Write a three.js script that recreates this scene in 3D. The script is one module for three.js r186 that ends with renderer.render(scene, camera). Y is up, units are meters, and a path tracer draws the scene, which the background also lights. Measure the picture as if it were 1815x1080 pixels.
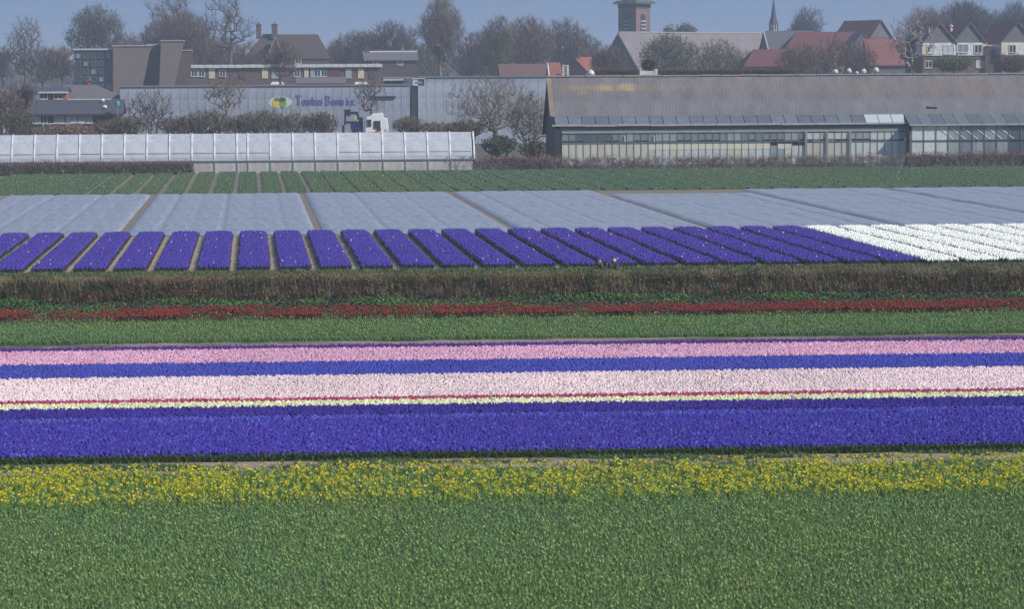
import * as THREE from 'three';
import { FontLoader } from 'three/addons/loaders/FontLoader.js';
import { TextGeometry } from 'three/addons/geometries/TextGeometry.js';
import { MarchingCubes } from 'three/addons/objects/MarchingCubes.js';

// ------------------------------------------------------------------ camera, sky, sun, air
const scene = new THREE.Scene();
const PW = 1815, PH = 1080, FOC = 6000;
const camera = new THREE.PerspectiveCamera(2 * Math.atan(PH / 2 / FOC) * 180 / Math.PI, PW / PH, 1, 9000);
camera.position.set(0, 8.4, 0);
camera.rotation.order = 'YXZ';
camera.rotation.set(-0.0671, -0.0769, -0.006);
camera.updateMatrixWorld(true);
camera.focus = 260; camera.userData.fStop = 4.5;

const renderer = new THREE.WebGLRenderer({ antialias: true });
renderer.setSize(1024, 610);
renderer.toneMapping = THREE.LinearToneMapping;
renderer.toneMappingExposure = 1.03;
renderer.shadowMap.enabled = true;

const SUN = new THREE.Vector3(0.8, 0.76, 0.5).normalize();
{
  const W = 512, H = 512, data = new Float32Array(W * H * 4), v = new THREE.Vector3();
  for (let j = 0; j < H; j++) for (let i = 0; i < W; i++) {
    const phi = (i + 0.5) / W * 2 * Math.PI - Math.PI, el = ((j + 0.5) / H - 0.5) * Math.PI;
    v.set(Math.cos(el) * Math.cos(phi), Math.sin(el), Math.cos(el) * Math.sin(phi));
    const e = Math.max(0, v.y), t = Math.pow(e, 0.42), s = Math.max(0, v.dot(SUN));
    const g = 0.10 * Math.pow(s, 6) + 0.35 * Math.pow(s, 60);
    const k = v.y < 0 ? 0.6 : 1, o = (j * W + i) * 4;
    data[o] = k * (0.215 * (1 - t) + 0.10 * t + g);
    data[o + 1] = k * (0.317 * (1 - t) + 0.195 * t + g);
    data[o + 2] = k * (0.495 * (1 - t) + 0.42 * t + g * 0.95);
    data[o + 3] = 1;
  }
  const sky = new THREE.DataTexture(data, W, H, THREE.RGBAFormat, THREE.FloatType);
  sky.mapping = THREE.EquirectangularReflectionMapping;
  sky.magFilter = THREE.LinearFilter; sky.needsUpdate = true;
  scene.background = sky; scene.environment = sky;
}
const sun = new THREE.DirectionalLight(new THREE.Color(1, 0.95, 0.86), 4.45);
sun.position.copy(SUN).multiplyScalar(600).add(new THREE.Vector3(20, 0, -250));
sun.target.position.set(20, 0, -250);
sun.castShadow = true;
Object.assign(sun.shadow.camera, { left: -400, right: 400, top: 500, bottom: -500, near: 1, far: 1500 });
sun.shadow.mapSize.set(4096, 4096);
scene.add(sun, sun.target);
scene.fog = new THREE.FogExp2(new THREE.Color(0.62, 0.70, 0.83), 0.00043);

// ------------------------------------------------------------------ helpers
let seed = 12345;
const rnd = () => { seed = (seed + 0x6d2b79f5) | 0; let t = Math.imul(seed ^ (seed >>> 15), 1 | seed); t = (t + Math.imul(t ^ (t >>> 7), 61 | t)) ^ t; return ((t ^ (t >>> 14)) >>> 0) / 4294967296; };
const rr = (a, b) => a + (b - a) * rnd();
const gauss = () => (rnd() + rnd() + rnd() - 1.5) / 0.75;
const lerp = (a, b, t) => a + (b - a) * t;
function vnoise(x, y, s = 0) {                       // smooth value noise, 0..1
  const h = (i, j) => { let n = Math.imul(i, 374761393) ^ Math.imul(j, 668265263) ^ Math.imul(s + 7, 362437); n = Math.imul(n ^ (n >>> 13), 1274126177); return ((n ^ (n >>> 16)) >>> 0) / 4294967296; };
  const i = Math.floor(x), j = Math.floor(y), u = x - i, w = y - j, a = u * u * (3 - 2 * u), b = w * w * (3 - 2 * w);
  return lerp(lerp(h(i, j), h(i + 1, j), a), lerp(h(i, j + 1), h(i + 1, j + 1), a), b);
}
const fbm = (x, y, s = 0) => 0.5 * vnoise(x, y, s) + 0.3 * vnoise(x * 2.1, y * 2.1, s + 1) + 0.2 * vnoise(x * 4.3, y * 4.3, s + 2);

const _v = new THREE.Vector3();
function ray(px, py) { return _v.set((px - PW / 2) / FOC, -(py - PH / 2) / FOC, -1).applyQuaternion(camera.quaternion).clone(); }
function at(px, py, D) { const d = ray(px, py); return d.multiplyScalar(-D / d.z).add(camera.position); }        // point of the plane z = -D seen at a photo pixel
function ground(px, py, h = 0) { const d = ray(px, py); return d.multiplyScalar((h - camera.position.y) / d.y).add(camera.position); }

const used = new Map();
function numbered(n) { const k = used.get(n) ?? 0; used.set(n, k + 1); return k ? n + '_' + String(k).padStart(3, '0') : n; }
function thing(name, label, category, pos = [0, 0, 0], turn = 0, group) {
  const o = new THREE.Group(); o.name = numbered(name); scene.add(o);
  o.position.set(...pos); o.rotation.y = turn; o.userData = { label, category };
  if (group) o.userData.group = group;
  return o;
}
function finish(o) { o.castShadow = true; o.receiveShadow = true; return o; }
function part(name, geo, mat, parent, label) {
  const o = finish(new THREE.Mesh(geo.isBufferGeometry ? geo : geo.geo(), mat)); o.name = name; parent.add(o);
  if (label) o.userData.label = label;
  return o;
}
function structure(name, geo, mat, label) {
  const o = finish(new THREE.Mesh(geo.isBufferGeometry ? geo : geo.geo(), mat)); o.name = numbered(name);
  o.userData = { kind: 'structure', ...(label ? { label } : {}) }; scene.add(o); return o;
}
class MB {                                           // collects faces; geo() turns them into one flat-shaded geometry with uv in metres
  constructor() { this.p = []; this.c = []; this.colored = false; }
  tri(a, b, c, col) { this.p.push(...a, ...b, ...c); if (col) this.colored = true; const k = col ?? [1, 1, 1]; this.c.push(...k, ...k, ...k); return this; }
  quad(a, b, c, d, col) { return this.tri(a, b, c, col).tri(a, c, d, col); }
  box(x, y, z, sx, sy, sz, col) {                    // centre, sizes
    const q = (i, j, k) => [x + i * sx / 2, y + j * sy / 2, z + k * sz / 2];
    return this.hexa(q(-1, -1, 1), q(1, -1, 1), q(1, -1, -1), q(-1, -1, -1), q(-1, 1, 1), q(1, 1, 1), q(1, 1, -1), q(-1, 1, -1), col);
  }
  hexa(a, b, c, d, e, f, g, h, col) {                // bottom ring a b c d, top ring e f g h
    return this.quad(a, b, f, e, col).quad(b, c, g, f, col).quad(c, d, h, g, col).quad(d, a, e, h, col).quad(e, f, g, h, col).quad(d, c, b, a, col);
  }
  slab(a, b, c, d, t, col) {                         // an upper face (seen from above counter-clockwise) with thickness t downwards
    const w = (p) => [p[0], p[1] - t, p[2]];
    return this.hexa(w(a), w(b), w(c), w(d), a, b, c, d, col);
  }
  tube(a, b, ra, rb, n = 5, col) {
    const A = new THREE.Vector3(...a), d = new THREE.Vector3(...b).sub(A).normalize(), u = new THREE.Vector3(Math.abs(d.y) > 0.9 ? 1 : 0, Math.abs(d.y) > 0.9 ? 0 : 1, 0).cross(d).normalize(), w = d.clone().cross(u);
    const ring = (c, r, k) => { const t = 2 * Math.PI * k / n, x = Math.cos(t) * r, y = Math.sin(t) * r; return [c[0] + u.x * x + w.x * y, c[1] + u.y * x + w.y * y, c[2] + u.z * x + w.z * y]; };
    for (let k = 0; k < n; k++) {
      if (rb > 1e-5) this.quad(ring(a, ra, k), ring(a, ra, k + 1), ring(b, rb, k + 1), ring(b, rb, k), col);
      else this.tri(ring(a, ra, k), ring(a, ra, k + 1), b, col);
    }
    return this;
  }
  lathe(x, y, z, prof, n = 12, col) {                // [radius, height] pairs round a vertical axis
    for (let i = 0; i + 1 < prof.length; i++) for (let k = 0; k < n; k++) {
      const q = (j, m) => [x + prof[j][0] * Math.cos(2 * Math.PI * m / n), y + prof[j][1], z - prof[j][0] * Math.sin(2 * Math.PI * m / n)];
      this.quad(q(i, k), q(i, k + 1), q(i + 1, k + 1), q(i + 1, k), col);
    }
    return this;
  }
  geo() {
    const g = new THREE.BufferGeometry(), p = new Float32Array(this.p), n = p.length / 3;
    g.setAttribute('position', new THREE.BufferAttribute(p, 3));
    if (this.colored) g.setAttribute('color', new THREE.BufferAttribute(new Float32Array(this.c), 3));
    g.computeVertexNormals();
    const N = g.attributes.normal.array, uv = new Float32Array(n * 2);
    for (let i = 0; i < n; i++) {
      const ax = Math.abs(N[i * 3]), ay = Math.abs(N[i * 3 + 1]), az = Math.abs(N[i * 3 + 2]), s = Math.hypot(N[i * 3], N[i * 3 + 2]);
      if (ay > 0.95) { uv[i * 2] = p[i * 3]; uv[i * 2 + 1] = p[i * 3 + 2]; }
      else { uv[i * 2] = ax > az ? p[i * 3 + 2] : p[i * 3]; uv[i * 2 + 1] = p[i * 3 + 1] / Math.max(0.3, s); }
    }
    g.setAttribute('uv', new THREE.BufferAttribute(uv, 2));
    return g;
  }
}
function scatter(name, geo, mat, list, parent) {     // list of [x, y, z, turn, width, height, [r, g, b], lean]
  const o = finish(new THREE.InstancedMesh(geo, mat, list.length)), m = new THREE.Matrix4(), q = new THREE.Quaternion(), e = new THREE.Euler(0, 0, 0, 'YXZ'), s = new THREE.Vector3(), t = new THREE.Vector3(), c = new THREE.Color();
  list.forEach((l, i) => {
    e.set(l[7] ?? 0, l[3], 0); q.setFromEuler(e); m.compose(t.set(l[0], l[1], l[2]), q, s.set(l[4], l[5], l[4])); o.setMatrixAt(i, m);
    if (l[6]) o.setColorAt(i, c.setRGB(l[6][0], l[6][1], l[6][2]));
  });
  o.name = name; o.userData.kind = 'stuff'; parent.add(o); return o;
}
const vary = (c, a, tint = 0.06) => { const k = 1 + a * gauss() * 0.6; return c.map((x) => Math.max(0.002, x * k * (1 + tint * gauss()))); };

// ------------------------------------------------------------------ materials
function noiseTexture(n, lo, hi, f, kind = 0) {
  const d = new Uint8Array(n * n * 4);
  for (let j = 0; j < n; j++) for (let i = 0; i < n; i++) {
    const u = i / n, v = j / n, w = (x, y, per, s) => { // tiling fbm
      const a = x * per, b = y * per, g = (p, q) => vnoise(p, q, s), fx = x, fy = y;
      return lerp(lerp(g(a, b), g(a - per, b), fx), lerp(g(a, b - per), g(a - per, b - per), fx), fy);
    };
    let k = 0.35 * w(u, v, f, 1) + 0.3 * w(u, v, f * 3, 2) + 0.35 * w(u, v, f * 9, 3);
    if (kind === 1) k = 0.4 * k + 0.6 * (0.5 + 0.5 * Math.sin(u * 2 * Math.PI * 8));
    if (kind === 2) k = 0.55 * k + 0.45 * (((v * 8) % 1) < 0.15 ? 0 : ((u * 8 + (Math.floor(v * 8) % 2) * 0.5) % 1) < 0.1 ? 0.2 : 0.9);
    const x = 255 * Math.min(1, Math.max(0, lo + (hi - lo) * (0.5 + (k - 0.5) * 1.7))), o = (j * n + i) * 4;
    d[o] = d[o + 1] = d[o + 2] = x; d[o + 3] = 255;
  }
  const t = new THREE.DataTexture(d, n, n); t.wrapS = t.wrapT = THREE.RepeatWrapping; t.magFilter = THREE.LinearFilter; t.needsUpdate = true; return t;
}
const tex = { faint: noiseTexture(256, 0.8, 1, 5), wear: noiseTexture(256, 0.62, 1, 5), soil: noiseTexture(256, 0.5, 1, 6), corrugated: noiseTexture(256, 0.4, 1, 4, 1), tiles: noiseTexture(256, 0.5, 1, 4, 2) };
const rep = (t, s, u = s) => { const c = t.clone(); c.repeat.set(1 / s, 1 / u); c.needsUpdate = true; return c; };
const wearA = rep(tex.wear, 6), wearB = rep(tex.wear, 2.3), soilA = rep(tex.soil, 2.7), corr = rep(tex.corrugated, 2.4), tiles = rep(tex.tiles, 2.4), streak = rep(tex.wear, 1.3, 14);
const lin = (c) => new THREE.Color().setRGB(c[0], c[1], c[2]);
const srgb = (r, g, b) => { const c = new THREE.Color().setRGB(r / 255, g / 255, b / 255, THREE.SRGBColorSpace); return [c.r, c.g, c.b]; };
function mat(c, rough = 0.85, o = {}) { return new THREE.MeshStandardMaterial({ color: lin(c), roughness: rough, ...o, side: THREE.DoubleSide }); }
function weathered(c, rough = 0.85, map = wearA, o = {}) { return mat(c, rough, { map, ...o }); }
function leafy(c, t = 0.3, o = {}) { return new THREE.MeshPhysicalMaterial({ color: lin(c), roughness: 0.75, transmission: t, thickness: 0, side: THREE.DoubleSide, ...o }); }
const M = {
  tinted: mat([1, 1, 1], 0.8, { vertexColors: true }),
  petal: mat([1, 1, 1], 0.95),
  leaf: leafy([1, 1, 1], 0.25),
  white: weathered([0.75, 0.75, 0.74], 0.5, wearB), cream: weathered([0.74, 0.66, 0.44], 0.6, wearB),
  brick: weathered([0.165, 0.11, 0.095], 0.9, wearB), brickTan: weathered([0.225, 0.18, 0.155], 0.9, wearB), brickOrange: weathered([0.40, 0.125, 0.08], 0.9, wearB), brickDark: weathered([0.12, 0.085, 0.08], 0.9, wearB),
  roofRed: weathered([0.165, 0.055, 0.055], 0.85, wearB, { bumpMap: tiles, bumpScale: 0.04 }), roofGrey: weathered([0.17, 0.15, 0.16], 0.8, wearB, { bumpMap: tiles, bumpScale: 0.04 }),
  roofRust: weathered([0.27, 0.088, 0.07], 0.85, wearB, { bumpMap: tiles, bumpScale: 0.04 }), roofPink: weathered([0.245, 0.215, 0.225], 0.85, wearA, { bumpMap: tiles, bumpScale: 0.04 }), roofSlate: weathered([0.085, 0.085, 0.105], 0.6, wearB, { bumpMap: tiles, bumpScale: 0.03 }),
  roofOrange: weathered([0.34, 0.115, 0.07], 0.85, wearB, { bumpMap: tiles, bumpScale: 0.04 }), thatch: weathered([0.085, 0.065, 0.06], 0.95, streak, { bumpMap: wearB, bumpScale: 0.08 }),
  slateHung: weathered([0.165, 0.16, 0.17], 0.7, wearB, { bumpMap: tiles, bumpScale: 0.03 }), cladding: weathered([0.065, 0.075, 0.095], 0.5, wearB),
  metalGrey: weathered([0.37, 0.41, 0.495], 0.6, wearA, { bumpMap: corr, bumpScale: 0.012 }), metalPale: weathered([0.41, 0.455, 0.54], 0.55, wearA, { bumpMap: corr, bumpScale: 0.012 }),
  dark: mat([0.03, 0.033, 0.04], 0.5), barGrey: mat([0.16, 0.175, 0.19], 0.6), glassDark: mat([0.035, 0.045, 0.055], 0.12), steel: mat([0.35, 0.36, 0.38], 0.45, { metalness: 0.6 }),
  lead: weathered([0.075, 0.09, 0.092], 0.6, wearB), blue: mat([0.02, 0.05, 0.16], 0.45), yellow: mat([0.65, 0.50, 0.03], 0.5), green: mat([0.16, 0.36, 0.04], 0.6),
  pane: new THREE.MeshPhysicalMaterial({ color: lin([0.97, 0.98, 0.98]), roughness: 0.06, transmission: 1, thickness: 0, side: THREE.DoubleSide }),
};
const strap = (m, x0, z0, ang, len, wid, rise, col) => { // a leaf: a folded, bending strip
  const c = Math.cos(ang), s = Math.sin(ang), P = [];
  for (let i = 0; i <= 3; i++) { const t = i / 3, out = len * 0.62 * t * t + 0.01, y = rise * (t - 0.22 * t * t), w = wid * Math.sin(Math.PI * Math.min(0.97, 0.14 + 0.84 * t)) / 2; P.push([[x0 + c * out - s * w, y, z0 + s * out + c * w], [x0 + c * (out + w * 0.35), y - w * 0.35, z0 + s * (out + w * 0.35)], [x0 + c * out + s * w, y, z0 + s * out - c * w]]); }
  for (let i = 0; i < 3; i++) for (let k = 0; k < 2; k++) m.quad(P[i][k], P[i][k + 1], P[i + 1][k + 1], P[i + 1][k], col);
};

// ------------------------------------------------------------------ ground, fields and flower strips
function sheet(x0, x1, z0, z1, nx, nz, y, amp, f, s = 0) {   // a slightly uneven sheet, uv in metres
  const g = new THREE.PlaneGeometry(x1 - x0, z1 - z0, nx, nz); g.rotateX(-Math.PI / 2); g.translate((x0 + x1) / 2, y, (z0 + z1) / 2);
  const p = g.attributes.position, uv = g.attributes.uv;
  for (let i = 0; i < p.count; i++) { const x = p.getX(i), z = p.getZ(i); uv.setXY(i, x, z); if (amp) p.setY(i, y + amp * (fbm(x * f, z * f, s) - 0.5)); }
  g.computeVertexNormals(); return g;
}
function tintSheet(g, fn) { const p = g.attributes.position, c = new Float32Array(p.count * 3); for (let i = 0; i < p.count; i++) c.set(fn(p.getX(i), p.getZ(i)), i * 3); g.setAttribute('color', new THREE.BufferAttribute(c, 3)); return g; }
const SOIL = [0.27, 0.215, 0.165], SOILD = [0.12, 0.095, 0.07];
structure('ground', sheet(-4000, 4000, -7000, 300, 8, 8, -0.06, 0, 1), weathered([0.11, 0.115, 0.07], 0.95, rep(tex.soil, 9)));

const zAt = (py, h = 0) => ground(907, py, h).z;             // depth of a strip edge that the photo shows at this height in its middle column
const span = (z, m = 4) => { const a = at(0, 540, -z).x, b = at(PW, 540, -z).x; return [a - m, b + m]; };
function each(z0, z1, step, jit, fn) {                        // jittered grid, z0 nearer than z1
  for (let z = z0; z > z1; z -= step) { const [a, b] = span(z); for (let x = a; x < b; x += step) fn(x + jit * (rnd() - 0.5) * step, z + jit * (rnd() - 0.5) * step); }
}
// plants, modelled once each
const tulipLeaves = (() => { const m = new MB(); for (let k = 0; k < 4; k++) strap(m, 0, 0, k * 1.7 + 0.3, 0.2 - k * 0.015, 0.062, 0.27 + 0.03 * (k % 2), k % 2 ? [0.9, 0.95, 0.9] : [1, 1, 1]); return m.geo(); })();
const bud = (() => { const m = new MB(); m.tube([0, 0.08, 0], [0.01, 0.3, 0], 0.006, 0.005, 3, [0.35, 0.55, 0.3]); m.lathe(0.01, 0.29, 0, [[0.004, 0], [0.021, 0.015], [0.024, 0.03], [0.014, 0.055], [0, 0.066]], 5, [1, 1, 1]); return m.geo(); })();
const cup = (() => { const m = new MB(); m.tube([0, 0.06, 0], [0, 0.3, 0], 0.007, 0.006, 3, [0.12, 0.3, 0.1]); for (let k = 0; k < 6; k++) { const a = k * Math.PI / 3, r = k % 2 ? 0.034 : 0.042, q = (t, rad, y) => [Math.cos(a + t) * rad, y, Math.sin(a + t) * rad]; m.quad(q(-0.5, 0.012, 0.29), q(0.5, 0.012, 0.29), q(0.55, r, 0.325), q(-0.55, r, 0.325)); m.tri(q(-0.55, r, 0.325), q(0.55, r, 0.325), q(0, r * 0.85, 0.375)); } return m.geo(); })();
const trumpet = (() => { const m = new MB(); m.tube([0, 0.06, 0], [0, 0.34, 0], 0.006, 0.005, 3, [0.2, 0.35, 0.1]); const q = (a, r, y, z) => [Math.cos(a) * r, 0.36 + Math.sin(a) * r * 0.95 + y, z]; for (let k = 0; k < 6; k++) { const a = k * Math.PI / 3; m.tri(q(a - 0.4, 0.018, 0, 0), q(a + 0.4, 0.018, 0, 0), q(a, 0.052, 0, 0.012)); m.quad(q(a - 0.53, 0.014, 0, 0.0), q(a + 0.53, 0.014, 0, 0.0), q(a + 0.53, 0.022, 0, 0.035), q(a - 0.53, 0.022, 0, 0.035), [1, 0.97, 0.9]); } return m.geo(); })();
function hyacinthSpike(sides, rings) { const m = new MB(), R = []; for (let i = 0; i <= rings; i++) { const t = i / rings, r = 0.037 * (t < 0.25 ? 0.75 + t : t < 0.8 ? 1 : 1 - (t - 0.8) * 2.6); R.push([...Array(sides)].map((_, k) => { const a = 2 * Math.PI * (k + (i % 2) * 0.5) / sides, j = r * ((i + k) % 2 ? 1.12 : 0.8); return [Math.cos(a) * j, 0.10 + 0.155 * t, Math.sin(a) * j]; })); }
  for (let i = 0; i < rings; i++) for (let k = 0; k < sides; k++) { const n = (k + 1) % sides; m.quad(R[i][k], R[i][n], R[i + 1][n], R[i + 1][k]); }
  for (let k = 1; k + 1 < sides; k++) m.tri(R[rings][0], R[rings][k], R[rings][k + 1]); return m.geo(); }
const spikeNear = hyacinthSpike(6, 5), spikeFar = hyacinthSpike(5, 2);
const hyaLeaves = (() => { const m = new MB(); for (let k = 0; k < 4; k++) { const a = k * 1.6 + 0.4, c = Math.cos(a), s = Math.sin(a), w = 0.014; m.quad([-s * w, 0, c * w], [s * w, 0, -c * w], [c * 0.05 + s * w, 0.14, s * 0.05 - c * w], [c * 0.05 - s * w, 0.14, s * 0.05 + c * w], [1, 1, 1]); m.tri([c * 0.05 - s * w, 0.14, s * 0.05 + c * w], [c * 0.05 + s * w, 0.14, s * 0.05 - c * w], [c * 0.1, 0.19, s * 0.1], [1, 1, 1]); } return m.geo(); })();
const tuft = (() => { const m = new MB(); for (let k = 0; k < 7; k++) { const a = k * 2.4, r = 0.03 + 0.02 * (k % 3), h = 0.10 + 0.05 * (k % 4), c = Math.cos(a), s = Math.sin(a); m.tri([-s * 0.012, 0, c * 0.012], [s * 0.012, 0, -c * 0.012], [c * r * 2, h, s * r * 2], [1, 1, 1]); } return m.geo(); })();
const broadTuft = (() => { const m = new MB(); for (let k = 0; k < 6; k++) strap(m, 0, 0, k * 1.05 + (k % 2) * 0.3, 0.2, 0.08, 0.12 + 0.05 * (k % 3), [1, 1, 1]); return m.geo(); })();

// green tulip field in the foreground, up to the edge of the yellow strip
const LEAFBLUE = [0.152, 0.272, 0.098], LEAFFRESH = [0.20, 0.285, 0.075];
const zY0 = zAt(882, 0.28), zY1 = zAt(826, 0.22), zH0 = zAt(813);
function leafField(name, label, z0, z1, step, col, colB, share, buds) {
  const t = thing(name, label, 'flower field');
  const g = sheet(...span(z1, 5), z0 + 0.1, z1 - 0.1, 60, 60, 0.01, 0.05, 0.8); part('soil', g, weathered([0.10, 0.12, 0.06], 0.95, soilA), t);
  const A = [], B = [];
  each(z0, z1, step, 0.95, (x, z) => {
    const n = fbm(x * 0.5, z * 0.25, 3), c = vary(col.map((q, i) => lerp(q, colB[i], Math.min(1, Math.max(0, share + (n - 0.5) * 1.0 + gauss() * 0.25)))), 0.2, 0.06), h = rr(0.82, 1.15) * (0.9 + 0.2 * n);
    A.push([x, 0.01, z, rr(0, 6.28), rr(0.52, 0.82), h * 0.82, c, rr(-0.12, 0.12)]);
    if (rnd() < buds) B.push([x, 0.01, z, rr(0, 6.28), rr(0.7, 1.05), h * 0.8 * rr(0.9, 1.1), vary([0.25, 0.33, 0.09], 0.3), rr(-0.1, 0.1)]);
  });
  scatter('leaves', tulipLeaves, M.leafV, A, t);
  if (B.length) scatter('buds', bud, M.petalV, B, t);
  return t;
}
M.leafV = leafy([1, 1, 1], 0.22, { vertexColors: true }); M.petalV = mat([1, 1, 1], 0.7, { vertexColors: true });
leafField('tulip_field', 'broad field of green tulip leaves in bud filling the foreground', zAt(1180, 0.25), zY0, 0.073, LEAFBLUE, LEAFFRESH, 0.42, 0.045);
{ // yellow strip
  const t = leafField('yellow_flower_strip', 'strip of green plants dotted with yellow flowers behind the foreground tulip field', zY0, zY1, 0.1, [0.15, 0.27, 0.09], [0.21, 0.29, 0.07], 0.5, 0.15);
  const F = [];
  each(zY0 + 0.35, zY1 + 0.25, 0.1, 1, (x, z) => {
    const c = fbm(x * 1.1, z * 0.55, 9), edge = Math.min(1, Math.max(0.8, (zY0 - z) / 0.6 + 0.8));
    if (rnd() < (0.13 + Math.pow(c, 3.2) * 0.75) * edge) F.push([x, 0, z, rr(-1.6, 1.6), rr(0.9, 1.5), rr(0.92, 1.12), vary(rnd() < 0.75 ? [0.72, 0.66, 0.03] : [0.68, 0.68, 0.12], 0.18), rr(-0.5, 0.0)]);
  });
  scatter('yellow_flowers', trumpet, M.petalV, F, t);
}
{ // verge between the yellow strip and the hyacinths
  const g = tintSheet(sheet(...span(zH0, 5), zY1 + 0.3, zH0 - 0.3, 420, 16, 0.02, 0.05, 1.2, 4), (x, z) => { const n = fbm(x * 0.45, z * 1.5, 12), k = Math.min(1, Math.max(0, (n - 0.42) * 6)) * (z < zY1 - 0.8 ? 1 : 0.2); return [lerp(0.10, 0.40, k), lerp(0.115, 0.30, k), lerp(0.05, 0.235, k)]; });
  structure('grass_verge', g, mat([1, 1, 1], 0.95, { vertexColors: true, map: soilA }));
  const L = [];
  each(zY1 + 0.15, zH0, 0.07, 1, (x, z) => { const n = fbm(x * 0.45, z * 1.5, 12); const near = z > zY1 - 0.7; if (rnd() < (near ? 0.6 : n < 0.44 ? 0.5 : 0.02)) L.push([x, 0.02, z, rr(0, 6.28), rr(0.8, 1.5), near ? rr(0.2, 0.5) : rr(0.2, 0.6), vary([0.10, 0.17, 0.05], 0.3)]); });
  const t = thing('grass', 'short grass along the bare soil between yellow flowers and violet hyacinths', 'grass'); t.userData.kind = 'stuff';
  scatter('grass_blades', tuft, M.leafV, L, t);
}
// hyacinth strips, nearest first: [name, label, py front, py back, colour, second colour, share of second, step, height]
const Hh = 0.25;
const VIOLET = [0.054, 0.036, 0.33], BLUE = [0.064, 0.075, 0.40];
const strips = [
  ['violet-blue', 'broad violet-blue hyacinth strip just behind the bare verge', null, 731, VIOLET, [0.085, 0.10, 0.45], 0.12],
  ['deep violet', 'narrow deep violet hyacinth strip between the cream line and the violet-blue strip', 731, 713.5, [0.045, 0.026, 0.27], [0.035, 0.018, 0.21], 0.2],
  ['cream', 'thin cream white hyacinth line in front of the magenta line', 713.5, 705, [0.74, 0.73, 0.48], [0.62, 0.66, 0.36], 0.3],
  ['magenta', 'thin magenta pink hyacinth line along the pale pink strip', 705, 699.5, [0.44, 0.06, 0.15], [0.36, 0.04, 0.12], 0.3],
  ['pale pink', 'wide pale blush pink hyacinth strip between blue strip and magenta line', 699.5, 660, [0.80, 0.63, 0.635], [0.73, 0.61, 0.585], 0.3],
  ['blue', 'clear blue hyacinth strip between the two pink strips', 660, 635.5, BLUE, [0.05, 0.065, 0.36], 0.25],
  ['pink', 'mid pink hyacinth strip with ragged dark front edge', 635.5, 612.5, [0.66, 0.345, 0.48], [0.67, 0.45, 0.56], 0.35],
  ['purple', 'thin dark purple hyacinth line at the back of the pink strip', 612.5, 606.5, [0.095, 0.035, 0.22], [0.07, 0.03, 0.2], 0.3],
];
strips.forEach(([, label, f, b, col, colB, share], i) => {
  const z0 = f ? zAt(f, Hh) : zH0 - 0.12, z1 = zAt(b, Hh), t = thing('hyacinth_strip', label, 'flower strip'), F = [], L = [];
  const gap = i === 6 ? 0.2 : i === 1 ? 0.16 : 0;
  part('soil', sheet(...span(z1, 5), z0, z1, 40, 4, 0.012, 0.04, 0.8), weathered(SOILD, 0.95, soilA), t);
  const st = 0.088;
  each(z0 - gap, z1 + 0.03, st, 0.9, (x, z) => {
    const n = fbm(x * 0.35, z * 0.3, 20 + i), far = z1 + 1.2 > z && i === 0 ? 0.75 * (1 - (z - z1) / 1.2) : 0, c = rnd() < share + far ? colB : col, k = 0.86 + 0.28 * n, edge = z0 - gap - z < 0.25 ? 0.92 : 1;
    if (i === 4 && rnd() < 0.04) return;
    F.push([x, 0, z, rr(0, 6.28), rr(0.85, 1.15) * (i === 2 || i === 3 ? 1.15 : 1), rr(0.86, 1.1) * edge, vary(c, i === 4 ? 0.09 : 0.16, i === 4 ? 0.03 : 0.07).map((q) => q * k), rr(-0.12, 0.12)]);
    if (rnd() < 0.3 || z0 - gap - z < 0.6) L.push([x, 0, z, rr(0, 6.28), rr(0.9, 1.25), rr(0.85, 1.1), vary([0.075, 0.135, 0.045], 0.3)]);
  });
  if (i === 0) each(z0 + 0.2, z0 - 0.12, 0.055, 1, (x, z) => L.push([x, 0.01, z, rr(0, 6.28), rr(0.9, 1.4), rr(0.6, 1.05), vary([0.065, 0.125, 0.035], 0.35)]));
  scatter('flower_spikes', spikeNear, M.petal, F, t);
  scatter('leaves', hyaLeaves, M.leafV, L, t);
});
{ // one stray pink bloom standing in the deep violet strip
  const t = thing('stray_hyacinth', 'single pale pink bloom standing among the deep violet hyacinths', 'flower', ground(1405, 726, 0).toArray());
  part('flower_spike', spikeNear.clone().scale(1.5, 1.5, 1.5), mat([0.75, 0.5, 0.6], 0.7), t);
  part('leaves', hyaLeaves, leafy([0.07, 0.13, 0.04], 0.2), t);
}
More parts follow.
